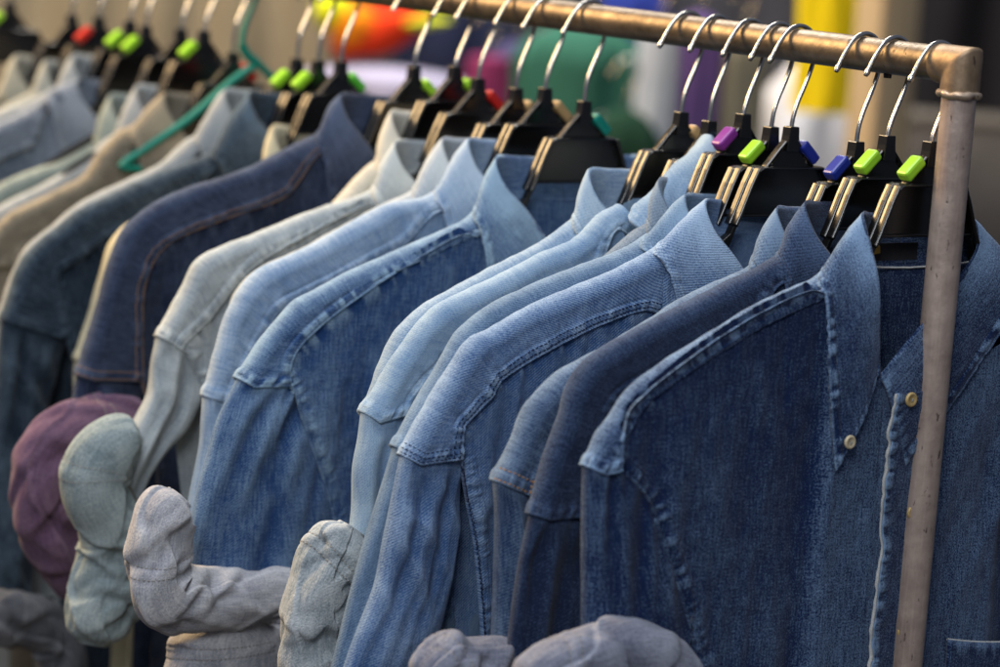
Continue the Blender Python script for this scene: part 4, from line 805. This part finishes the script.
# beige curtain far left, black cloth far right, dark back sheet
def curtain(name,label,cat,A,B,top,bot,mat,amp,wl,seed):
    A=np.array(A,float);B=np.array(B,float); L=np.linalg.norm(B-A); d=(B-A)/L; nrm=np.array([-d[1],d[0]])
    root=empty(name,(*( (A+B)/2),bot),label,cat); n=max(40,int(L/12)); m=30
    s=np.linspace(0,L,n)[None]; z=np.linspace(0,top-bot,m)[:,None]
    off=amp*(np.sin(2*np.pi*s/wl+2.2*vn(s/wl/2,seed+z/900.))+.5*vn(s/wl*2,z/500.+seed))
    c=(A+B)/2
    X=A[0]-c[0]+d[0]*s+nrm[0]*off; Y=A[1]-c[1]+d[1]*s+nrm[1]*off
    V=np.stack([X,Y,np.broadcast_to(z,X.shape)],-1); o=mkmesh('cloth',V.reshape(-1,3),quads(m,n),mat,root)
    so=o.modifiers.new('thickness','SOLIDIFY'); so.thickness=.003
    V,F=tube_mesh([(A[0]-c[0],A[1]-c[1],top-bot+5),(B[0]-c[0],B[1]-c[1],top-bot+5)],9,12); mkmesh('curtain_rod',V,F,M_black,root)
for k in ('beige','black','dark'):
    A,B=BG['c_'+k]
    l=dict(beige='warm beige curtain in soft folds at the back left',black='black cloth hanging behind the end post',dark='dark blue-grey back sheet of the stall')[k]
    mt=dict(beige=cm('beige curtain',(.24,.195,.13)),black=cm('black curtain',(.010,.010,.013)),dark=cm('dark back sheet',(.05,.05,.06)))[k]
    curtain('curtain',l,'curtain',A,B,900,-1440,mt,18 if k!='dark' else 10,150,dict(beige=3,black=9,dark=15)[k])
# grey boxes low at right behind the post
x,y,z,w=BG['greybox']
bx=empty('storage_box',(x,y,z),'dull grey box low behind the end post','box',None,math.radians(-37))
polymesh('box_body',[boxm((0,0,-w*.5),(w*1.6,w,w))],cm('dull grey card',(.10,.092,.088)),bx,True,4)
polymesh('lid',[boxm((0,0,4),(w*1.64,w*1.03,14))],cm('grey card lid',(.12,.11,.10)),bx,True,3)
# ground
g=mkmesh('ground',[(-12000,-12000,-1450),(12000,-12000,-1450),(12000,12000,-1450),(-12000,12000,-1450)],[[0,1,2,3]],plain('dark paving',(.07,.065,.06),.85,0,.3,.3,6),None); tag(g,'dark paving under the rack','ground',None,'structure')
# ------------------------------------------------------------------ camera
cam=bpy.data.cameras.new('camera'); co=bpy.data.objects.new('camera',cam); COL.objects.link(co); scn.camera=co
co.matrix_world=Matrix(CAM_M); cam.sensor_width=36; cam.lens=2800/1000*36; cam.clip_end=100; cam.clip_start=.05
cam.dof.use_dof=True; cam.dof.focus_distance=FOCUS; cam.dof.aperture_fstop=(cam.lens)/APERTURE; cam.dof.aperture_blades=0
# ------------------------------------------------------------------ light
w=bpy.data.worlds.new('World'); scn.world=w; w.use_nodes=True
w.node_tree.nodes['Background'].inputs[0].default_value=(.62,.72,1.,1); w.node_tree.nodes['Background'].inputs[1].default_value=WORLD
def area(name,loc,target,size,power,col):
    l=bpy.data.lights.new(name,'AREA'); l.shape='RECTANGLE'; l.size,l.size_y=size; l.energy=power; l.color=col
    o=bpy.data.objects.new(name,l); COL.objects.link(o); o.location=loc
    o.rotation_euler=(Vector(target)-Vector(loc)).to_track_quat('-Z','Y').to_euler()
area('key_light',(-1.25,2.1,1.25),(-.1,.25,-.15),(1.1,1.1),KEY,(1.,.67,.32))
area('top_light',(-.85,.1,2.1),(-.1,.3,-.25),(1.2,1.2),TOP,(.93,.96,1.))
area('front_fill',(-1.9,-1.35,1.25),(-.05,.15,-.3),(.9,.9),FILL,(.93,.96,1.))
area('stall_light',(.9,2.4,2.2),(1.4,3.2,-.2),(1.2,1.2),BACK,(1.,.95,.86))
scn.view_settings.view_transform='Standard'; scn.view_settings.look='None'; scn.view_settings.exposure=0.; scn.view_settings.gamma=1
scn.render.engine='CYCLES'; scn.cycles.use_denoising=True
